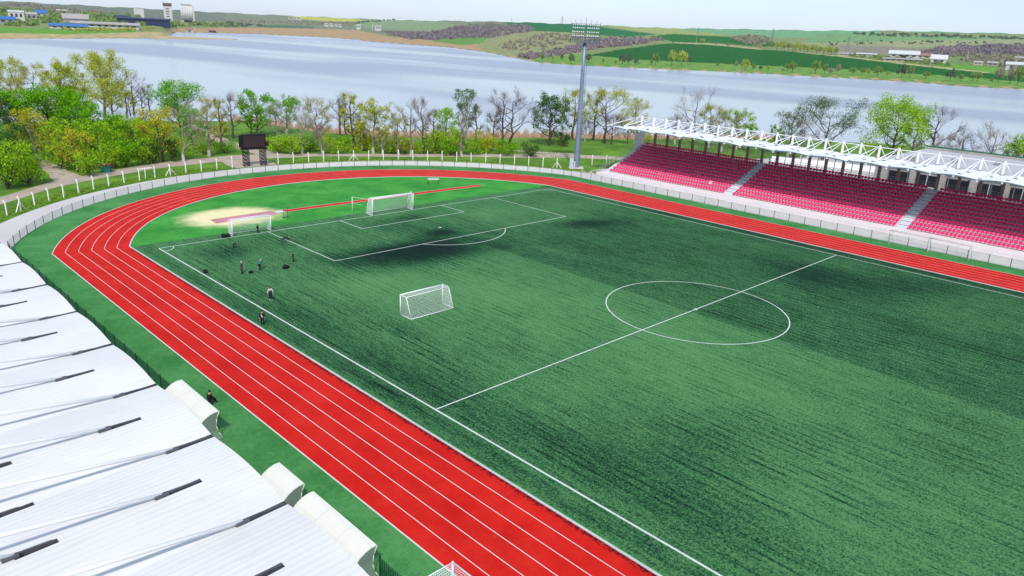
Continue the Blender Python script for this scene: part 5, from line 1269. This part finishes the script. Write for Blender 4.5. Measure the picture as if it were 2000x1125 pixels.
def stuff_wood(name, poly, n, hpx, leaf, label, cat, seed, wr=1.0):
    rng = np.random.default_rng(seed); xs = [p[0] for p in poly]; ys = [p[1] for p in poly]; L = []; tries = 0
    while len(L) < n and tries < n*40:
        tries += 1; u, v = rng.uniform(min(xs), max(xs)), rng.uniform(min(ys), max(ys))
        if inpoly(np.array([u]), np.array([v]), poly)[0]:
            P, r = far_pt(u, v); h = hpx/FPX*r*rng.uniform(.6, 1.25); w_ = h*rng.uniform(.55, .95)*wr; un = UNITS[rng.integers(6)]; a = rng.uniform(0, 6.28); c, s = math.cos(a), math.sin(a)
            q = un.copy(); q = np.stack([q[..., 0]*c-q[..., 1]*s, q[..., 0]*s+q[..., 1]*c, q[..., 2]], -1)*np.array([w_, w_, h*.9])+P+np.array([0, 0, h*.12]); L.append(q)
    V = np.concatenate(L).reshape(-1, 3); F = np.arange(len(V)).reshape(-1, 4); o = np_mesh(name, V, F, FM[leaf]); tag(o, label, cat, None, 'stuff'); return o
stuff_wood('far_woodland', [(748, 66), (840, 64), (900, 52), (960, 47), (1040, 53), (1044, 61), (960, 74), (850, 78), (800, 77)], 420, 4.2, 'purple', 'bare purple-grey wood on the hill across the lake, left of the mast', 'wood', 1)
stuff_wood('far_woodland', [(1000, 108), (1060, 106), (1150, 84), (1230, 78), (1300, 79), (1240, 88), (1160, 96), (1100, 108), (1040, 116)], 330, 6, 'purple', 'long bare wood wedge beside the emerald field across the lake', 'wood', 2)
stuff_wood('far_woodland', [(1060, 68), (1110, 66), (1180, 72), (1260, 74), (1200, 80), (1100, 84), (1060, 100), (980, 98), (970, 88)], 170, 4, 'scrub', 'grey scrub dotted over the pale slope across the lake', 'scrub', 3)
stuff_wood('far_woodland', [(1800, 103), (1850, 92), (2000, 89), (2100, 92), (2100, 110), (1900, 109), (1830, 108)], 300, 5, 'purple', 'dark purple wood on the slope at the right above the village', 'wood', 4)
stuff_wood('far_woodland', [(1665, 65), (1760, 67), (1900, 71), (2050, 76), (2050, 79), (1900, 75), (1760, 72), (1680, 69)], 130, 3, 'dark', 'dark line of distant trees below the right skyline', 'wood', 5)
stuff_wood('far_woodland', [(1600, 82), (1720, 80), (1900, 82), (2000, 84), (2000, 86), (1720, 86), (1620, 90)], 46, 2.4, 'dark', 'scattered dark bushes on the pale slope at the right', 'bushes', 6)
stuff_wood('far_woodland', [(1640, 106), (1700, 109), (1800, 118), (1860, 126), (1856, 130), (1790, 124), (1660, 110)], 130, 3.6, 'green', 'green hedge along the upper edge of the emerald field', 'hedge', 7)
stuff_wood('far_woodland', [(1850, 108), (1930, 108), (2060, 116), (2060, 150), (1990, 142), (1940, 128), (1880, 118)], 170, 6, 'scrub', 'grey-green village trees at the right edge across the lake', 'trees', 8)
stuff_wood('far_woodland', [(1420, 74), (1480, 70), (1510, 74), (1500, 84), (1480, 96)], 60, 5, 'scrub', 'grey thicket at the left end of the yellow tree belt', 'thicket', 9)
stuff_wood('far_woodland', [(-60, 14), (120, 26), (230, 30), (330, 44), (460, 48), (470, 54), (300, 52), (150, 50), (-60, 54)], 420, 5.5, 'green', 'green trees of the village on the left across the lake', 'trees', 10)
stuff_wood('far_woodland', [(-60, 6), (60, 10), (160, 20), (260, 28), (200, 30), (-60, 22)], 150, 3.5, 'scrub', 'grey-green trees on the upper village slope at the left', 'trees', 11)
stuff_wood('far_woodland', [(440, 40), (560, 42), (700, 44), (690, 52), (560, 47), (440, 46)], 190, 2.2, 'scrub', 'grey tree cover of the distant town in the middle', 'trees', 12)
stuff_wood('far_woodland', [(120, 56), (230, 58), (300, 55), (300, 58), (230, 62), (140, 62)], 70, 4, 'yellow', 'yellow-green bushes in front of the long barns at the left', 'bushes', 13)
stuff_wood('far_woodland', [(440, 44), (480, 48), (540, 52), (440, 52)], 60, 3, 'dark', 'dark trees at the root of the reed flats', 'trees', 14)
stuff_wood('far_woodland', [(680, 45), (760, 38), (780, 38), (750, 41), (700, 47)], 40, 2, 'dark', 'dark hedge at the end of the yellow rape field', 'hedge', 15)

# ---- single trees along the far shore and in the fields
GF = 'trees along the far lake shore'
FT = [  # u, v base, top, half width, kind
 (1059, 122, 102, 5, 'green'), (1080, 121, 106, 4, 'yellow'), (1097, 119, 106, 4, 'dark'), (1116, 125, 105, 8, 'dark'), (1148, 122, 106, 9, 'dark'), (1178, 124, 114, 4, 'green'), (1202, 125, 118, 4, 'green'), (1215, 127, 105, 9, 'dark'), (1228, 127, 107, 8, 'dark'), (1242, 128, 114, 6, 'dark'),
 (1272, 126, 116, 4, 'green'), (1280, 128, 105, 9, 'green'), (1312, 127, 100, 11, 'yellow'), (1331, 129, 99, 13, 'yellow'), (1343, 126, 109, 9, 'dark'), (1401, 130, 122, 4, 'green'), (1437, 136, 118, 4, 'scrub'), (1455, 136, 117, 11, 'yellow'), (1471, 138, 125, 5, 'green'), (1485, 138, 129, 5, 'dark'),
 (1500, 139, 129, 5, 'yellow'), (1528, 141, 133, 4, 'scrub'), (1537, 138, 124, 8, 'green'), (1547, 142, 122, 9, 'green'), (1592, 144, 119, 11, 'green'), (1610, 144, 126, 8, 'green'), (1621, 146, 134, 6, 'scrub'), (1636, 144, 127, 6, 'scrub'), (1664, 146, 132, 9, 'green'), (1684, 147, 132, 7, 'green'),
 (1695, 147, 135, 5, 'yellow'), (1713, 149, 131, 10, 'green'), (1733, 150, 140, 5, 'yellow'), (1760, 152, 128, 11, 'dark'), (1776, 152, 131, 8, 'green'), (1808, 154, 141, 8, 'green'), (1855, 158, 138, 11, 'dark'), (1876, 158, 146, 6, 'green'), (1899, 158, 144, 7, 'green'), (1908, 161, 143, 8, 'green'),
 (1935, 163, 153, 4, 'green'), (1950, 160, 136, 9, 'scrub'), (1972, 163, 139, 8, 'scrub'), (1987, 165, 135, 11, 'green'),
 (1371, 84, 76, 6, 'yellow'), (1399, 89, 82, 4, 'scrub'), (1422, 91, 84, 6, 'scrub'), (1484, 96, 87, 6, 'yellow'), (1314, 84, 81, 2, 'dark')]
crownmesh = {}
def far_tree_mesh(kind, var):
    if (kind, var) not in crownmesh:
        rng = np.random.default_rng(hash(kind) % 100 if False else var*7+len(kind)); C = []; R = []
        for k in range(9): a = k*2.4; q = .2+.75*k/9; C.append((math.cos(a)*.55*math.sin(PI*min(.95, .25+.7*q)), math.sin(a)*.55*math.sin(PI*min(.95, .25+.7*q)), .30+.58*q+rng.uniform(-.05, .05))); R.append(.36)
        V, F = leaf_cloud(rng, np.array(C)*np.array([1, 1, 1]), np.array(R)*.9, 30, .2, .55); V[:, :2] *= .95
        m = MB(); m.tube((0, 0, -.05), (0, 0, .5), .05, .03, 6)
        for c in C: m.tube((0, 0, .25+.2*rng.uniform()), c, .022, .008, 4, False)
        c_o = np_mesh('crown', V, F, FM[kind]); t_o = m.build('trunk', BARK['brown']); crownmesh[(kind, var)] = (c_o.data, t_o.data); bpy.data.objects.remove(c_o); bpy.data.objects.remove(t_o)
    return crownmesh[(kind, var)]
word = {'green': 'green', 'dark': 'dark green', 'yellow': 'yellow-green', 'scrub': 'grey half-bare'}
def place_far(i, u, v, vt, hw, kind, label, group):
    P, r = far_pt(u, v); h = (v-vt)/FPX*r; w_ = hw/FPX*r/.95; t = thing('tree', P, label, 'tree', group, i*1.7); cd, td = far_tree_mesh(kind, i % 5)
    for nm, d in (('trunk', td), ('crown', cd)): o = bpy.data.objects.new(nm, d); COL.objects.link(o); o.parent = t
    t.scale = (w_, w_, h)
for i, (u, v, vt, hw, k) in enumerate(FT):
    sz = 'large' if hw >= 10 else ('small' if hw <= 5 else 'mid-sized')
    if i < 44: lab = f'{sz} {word[k]} tree on the far shore, {ORD[i] if i < 30 else ORD[43-i]} from the {"left" if i < 30 else "right"} of the shore row'
    else: lab = ['yellow bush-like tree alone on the line between two emerald fields', 'small grey round tree in the emerald field, second of the line', 'small grey wide tree in the emerald field, third of the line', 'yellow-green tree where the emerald field meets the grey thicket', 'tiny dark bush at the tip of the long bare wood'][i-44]
    place_far(i, u, v, vt, hw, k, lab, GF)
for i in range(17):                               # belt of yellow trees above the emerald field
    u = 1508+i*7.6+(i % 3)*1.2; v = 95+i*.75+(i % 2)*1.5; place_far(i+60, u, v, v-13-(i*5 % 4), 6.5, 'yellow' if i % 4 else 'green', f'yellow-green tree of the dense belt above the emerald field, {ORD[i]} from the left', 'yellow tree belt')

# ---- buildings across the lake
HM = {'white': plain('far_white_wall', S(226, 226, 224), .8, .06, .05), 'grey': plain('far_grey_wall', S(172, 170, 168), .85, .1, .05), 'cream': plain('far_cream_wall', S(214, 204, 184), .8, .08, .05), 'blue': plain('far_blue_sheet', S(52, 120, 190), .5, .08, .05),
      'navy': plain('far_navy_sheet', S(28, 44, 92), .5, .08, .05), 'rust': plain('far_rust_roof', S(164, 128, 112), .8, .1, .05), 'slate': plain('far_slate_roof', S(186, 180, 178), .75, .1, .05), 'dark': plain('far_dark_opening', S(44, 40, 48), .8), 'brown': plain('far_brown_wall', S(112, 84, 84), .8, .1, .05), 'whiteroof': plain('far_white_roof', S(236, 238, 240, .56), .6, .05, .05)}
def house(u0, u1, v, vt, wall, roof, label, cat='house', gable=.35, nwin=3, door=False, depth=.6, fn=None, name='house'):
    """long side faces the lake; u0..u1 and v..vt give width and height of the front"""
    a, r0 = far_pt(u0, v); b_, r1 = far_pt(u1, v); P, r = far_pt((u0+u1)/2, v); w_ = (u1-u0)/FPX*r; h = (v-vt)/FPX*r; d = w_*depth; az = math.radians(azel((u0+u1)/2, v)[0])
    t = thing(name, P, label, cat, 'buildings across the lake', -az)       # local +y points away from the stadium
    hw_ = h*(1-gable); m = MB(); m.box((-w_/2, 0, -h*.3), (w_/2, d, hw_))
    if gable > 0: m.add([(-w_/2, 0, hw_), (-w_/2, d, hw_), (-w_/2, d/2, h*.985), (w_/2, 0, hw_), (w_/2, d, hw_), (w_/2, d/2, h*.985)], [(0, 2, 1), (3, 4, 5)])
    m.build('wall', HM[wall], t); m = MB(); e = w_*.03
    if gable > 0: m.ring([[(x, -e, hw_-.02*h), (x, d/2, h), (x, d+e, hw_-.02*h), (x, d+e, hw_+.06*h), (x, d/2, h*1.07), (x, -e, hw_+.06*h)] for x in (-w_/2-e, w_/2+e)])
    else: m.box((-w_/2-e, -e, h-.001), (w_/2+e, d+e, h*1.05))
    m.build('roof', HM[roof], t); ww = w_/(nwin*2+1)
    for k in range(nwin):
        m = MB(); x = -w_/2+ww*(2*k+1); m.box((x, -.06*d, hw_*.4), (x+ww, .004, hw_*.78)) if False else m.box((x, -.02*h, hw_*.42), (x+ww, .01, hw_*.8)); m.build('window', HM['dark'], t)
    if door: m = MB(); m.box((-w_*.09, -.025*h, 0), (w_*.09, .012, hw_*.72)); m.build('door', HM['dark'], t)
    return t
house(23, 44, 40, 26, 'white', 'whiteroof', 'white house with flat pale roof at the far left across the lake', gable=.1)
house(55, 70, 39, 28, 'grey', 'slate', 'grey two-storey house between the white and the blue-roofed house', gable=.25, nwin=2)
house(73, 90, 33, 23, 'cream', 'blue', 'small house with bright blue roof at the left', gable=.5, nwin=2)
house(131, 167, 46, 32, 'grey', 'slate', 'wide grey barn with dark arched entrance at the left', 'barn', .5, 0, True)
house(108, 161, 57, 49, 'white', 'blue', 'long low building with blue roof near the left shore', 'shed', .45, 5)
house(160, 256, 55, 46, 'white', 'slate', 'very long pale barn behind the left shore', 'barn', .35, 9, False, .25)
house(228, 250, 39, 32, 'navy', 'navy', 'short dark blue shed left of the long dark blue hall', 'shed', .2, 0)
house(242, 322, 49, 38, 'navy', 'navy', 'long dark blue hall in front of the silo towers', 'hall', .15, 0, False, .25)
house(114, 130, 25, 20, 'cream', 'slate', 'small pale house above the blue building', gable=.4, nwin=2)
house(2, 26, 46, 36, 'slate' if False else 'grey', 'blue', 'grey-blue house half hidden in trees at the picture edge', gable=.4, nwin=2)
house(365, 377, 70, 63, 'cream', 'rust', 'small boathouse at the root of the spit', 'boathouse', .45, 1, True)
house(410, 422, 76.2, 71.5, 'brown', 'rust', 'brown fishing hut on the spit', 'hut', .3, 2)
def tower(u0, u1, v, vt, wall, label, extra):
    P, r = far_pt((u0+u1)/2, v); w_ = (u1-u0)/FPX*r; h = (v-vt)/FPX*r; az = math.radians(azel((u0+u1)/2, v)[0]); t = thing('silo_tower', P, label, 'tower', 'silo towers across the lake', -az)
    m = MB(); m.box((-w_/2, 0, -2), (w_/2, w_*.7, h)); m.build('wall', HM[wall], t); extra(t, w_, h); return t
def ex1(t, w_, h):
    m = MB(); m.box((-w_*.53, -.5, h*.82), (w_*.53, w_*.73, h*1.0)); m.build('top_house', HM['brown'], t); m = MB(); m.box((-w_*.55, 0, h*.99), (-w_*.35, w_*.4, h*1.1)); m.build('parapet', HM['white'], t)
    for z in (.2, .35, .5, .65):
        m = MB(); m.box((-w_*.2, -.4, h*z), (w_*.15, .02, h*(z+.05))); m.build('window', HM['dark'], t)
def ex2(t, w_, h):
    for k in range(5): m = MB(); x = -w_/2+w_*(k+.5)/5; m.ring([[(x+w_*.1*math.cos(a), w_*.02+w_*.1*math.sin(a)*.6, z) for a in np.linspace(0, 2*PI, 13)[:-1]] for z in (h*.15, h*.96)]); m.build('silo', HM['white'], t, True)
    m = MB(); m.box((-w_*.45, w_*.1, h), (w_*.45, w_*.4, h*1.08)); m.build('top_house', HM['grey'], t); m = MB(); m.box((w_*.5, .1, -1), (w_*.62, w_*.2, h*1.04)); m.build('elevator_shaft', HM['white'], t)
    m = MB(); m.box((-w_*.3, -w_*.1, -1), (w_*.4, .1, h*.14)); m.build('loading_dock', HM['dark'], t)
def ex3(t, w_, h): m = MB(); m.box((-w_*.5, 0, h*.98), (-w_*.2, w_*.3, h*1.12)); m.build('parapet', HM['white'], t)
tower(323, 336, 40, 12.5, 'white', 'slim white industrial tower with brown top on the left skyline', ex1)
tower(357, 376, 44, 17, 'white', 'broad white silo block on the left skyline', ex2)
tower(265, 280, 34, 20, 'white', 'low white tower left of the two tall ones', ex3)
for (a, b_, v, vt, lab) in [(634, 641, 52, 46, 'white silo building, leftmost of the works in the middle distance'), (644, 650, 52, 46.5, 'second white silo building of the works in the middle distance'), (654, 659, 52, 47.5, 'third and smaller building of the works in the middle distance'), (662, 667, 53, 48, 'fourth white building of the works in the middle distance'),
                            (697, 704, 58, 49, 'tall pale block at the right end of the works'), (733, 744, 60, 51, 'square white building with chimney right of the works'), (565, 587, 38, 35, 'long pale building below the yellow rape field')]:
    t = house(a, b_, v, vt, 'white', 'whiteroof', lab, 'building', 0, 3, False, .6, name='factory_building')
    if 'chimney' in lab:
        w_ = (b_-a)/FPX*far_pt(737, 60)[1]; m = MB(); m.tube((-w_*.9, 0, -1), (-w_*.9, 0, w_*1.1), w_*.06, w_*.045, 8); m.build('chimney', HM['white'], t)
house(1676, 1708, 110, 105, 'white', 'whiteroof', 'long white shed left of the big barns', 'shed', .3, 4)
house(1640, 1662, 109, 104, 'cream', 'slate', 'low pale house behind the field hedge', gable=.4)
house(1742, 1787, 113, 102, 'white', 'whiteroof', 'large white-roofed barn with open dark front', 'barn', .5, 4, True)
house(1788, 1816, 114, 106, 'cream', 'rust', 'barn with pinkish roof joined to the white one', 'barn', .5, 2)
house(1733, 1790, 121, 115, 'cream', 'slate', 'low long byre in front of the white barn', 'byre', .3, 6, False, .2)
house(1820, 1844, 124, 111, 'white', 'whiteroof', 'white gabled house with dark door', 'house', .5, 2, True)
house(1972, 2012, 138, 126, 'white', 'whiteroof', 'white building at the right picture edge across the lake', 'building', .3, 3)
house(1930, 1946, 128, 122, 'grey', 'slate', 'grey house among the village trees at the right', gable=.4, nwin=2)
house(1903, 1916, 127, 121, 'cream', 'slate', 'pale house left of the village trees at the right', gable=.4, nwin=2)
house(1984, 1998, 117, 112, 'white', 'slate', 'small white house above the village trees', gable=.4, nwin=2)
# pylons on the hills
pst = plain('pylon_steel', S(120, 126, 132), .6, .1, 1)
def pylon(u, v, vt, label):
    P, r = far_pt(u, v); h = (v-vt)/FPX*r; t = thing('pylon', P, label, 'pylon', 'power pylons on the hills'); m = MB(); b0, t0 = h*.09, h*.015; q = h*.006
    for sx in (-1, 1):
        for sy in (-1, 1): m.tube((sx*b0, sy*b0, -1), (sx*t0, sy*t0, h), q, q*.7, 4)
    for k in range(8):
        z0, z1 = h*k/8, h*(k+1)/8; w0, w1 = b0+(t0-b0)*k/8, b0+(t0-b0)*(k+1)/8
        for s in (-1, 1): m.tube((-w0, s*w0, z0), (w1, s*w1, z1), q*.6, None, 3); m.tube((w0, s*w0, z0), (-w1, s*w1, z1), q*.6, None, 3)
    m.build('lattice', pst, t); m = MB()
    for z, w_ in ((.72, .17), (.84, .13), (.94, .09)): m.tube((-h*w_, 0, h*z), (h*w_, 0, h*z), q*.8, None, 4)
    m.build('crossarm', pst, t)
for u, v, vt, lab in [(1506, 92, 61, 'tall lattice pylon behind the yellow tree belt'), (1655, 98, 74, 'lattice pylon on the pale slope at the right'), (1363, 72, 55, 'thin pylon on the skyline above the emerald field'), (1097, 60, 35, 'thin pylon on the skyline left of the floodlight mast'), (1822, 112, 92, 'thin pylon behind the white gabled house'), (999, 46, 36, 'small pylon on the skyline where the emerald field begins')]: pylon(u, v, vt, lab)
polem = plain('pole_concrete', S(206, 200, 186), .8)
for u, v, vt, lab in [(1360, 84, 68, 'pale pole standing in the emerald field'), (1248, 71, 60, 'pale pole above the long bare wood'), (1815, 134, 118, 'pale pole at the edge of the emerald field below the house'), (1437, 137, 128, 'short pale post on the far shore')]:
    P, r = far_pt(u, v); h = (v-vt)/FPX*r; t = thing('power_pole', P, lab, 'pole', 'poles across the lake'); m = MB(); m.tube((0, 0, -1), (0, 0, h), h*.02, h*.014, 6); m.build('pole', polem, t); m = MB(); m.tube((-h*.08, 0, h*.95), (h*.08, 0, h*.95), h*.012, None, 4); m.build('crossarm', polem, t)

# ================================================================== BUILDING AND YARD BEHIND THE FAR STAND
bw = plain('plaster_grey', S(196, 190, 184), .85, .12, .3); bgl = plain('dark_window', S(34, 32, 38), .3, .1, 1, spec=.5); brf = plain('flat_roof_felt', S(206, 204, 208), .9, .12, .15)
t = thing('pavilion', (98, -12, 0), 'pale flat-roofed pavilion with dark window bays behind the far stand', 'building')
m = MB(); m.box((-14, -34, 0), (14, 27, 6.4)); m.build('wall', bw, t)
m = MB(); m.box((-14.6, -34.6, 6.4), (14.6, 27.6, 6.75)); m.build('roof', brf, t)
m = MB()
for (a, b_) in (((-14.6, -34.6), (-14.2, 27.6)), ((14.2, -34.6), (14.6, 27.6))): m.box((a[0], a[1], 6.752), (b_[0], b_[1], 7.2))
m.build('parapet', bw, t)
m = MB(); m.box((14.61, -34.6, 6.3), (14.8, 27.6, 7.5)); m.build('green_fascia', plain('green_fascia', S(60, 128, 96), .6), t)
for k in range(12):
    y = 24.5-k*5; m = MB(); m.box((-14.06, y-3.6, 1.0), (-13.95, y, 5.2)); w0 = m.build('window', bgl, t); m = MB()
    for q in range(2, 3): m.box((-14.10, y-3.6+q*.9-.04, 1.0), (-14.065, y-3.6+q*.9+.04, 5.2))
    m.box((-14.10, y-3.6, 3.0), (-14.065, y, 3.1)); m.build('mullion', whites, w0)
    m = MB(); m.box((-14.5, y+.3, 0), (-14.02, y+1.1, 6.39)); m.build('pier', bw, t)
for k in range(9):
    m = MB(); x = -9+(k*5 % 19); y = 22-k*6; m.bevbox((x, y, 6.755), (x+1.6, y+1.2, 7.5), .05); m.build('roof_vent', HM['grey'], t)
m = MB(); m.box((-.12, -16, 0), (.12, 16, 1.3)); o = m.build('yard_wall', whites); o.location = (112, 32, 0); o.rotation_euler = (0, 0, .35); tag(o, 'low white wall along the pale yard behind the stand', 'wall')

# ================================================================== AIR
m = MB(); m.box((-9600, -9600, -8), (9600, 9600, 165)); hz = m.build('haze'); b = N('haze_air')
pv = b.n('VolumePrincipled'); pv.inputs['Color'].default_value = (.86, .93, 1, 1); pv.inputs['Density'].default_value = 2.3e-5; pv.inputs['Anisotropy'].default_value = .0
b.l(pv.outputs[0], b.out.inputs['Volume']); hz.data.materials.append(b.m); hz['kind'] = 'stuff'; hz['label'] = 'pale blue haze over the lake and the far hills'; hz['category'] = 'haze'
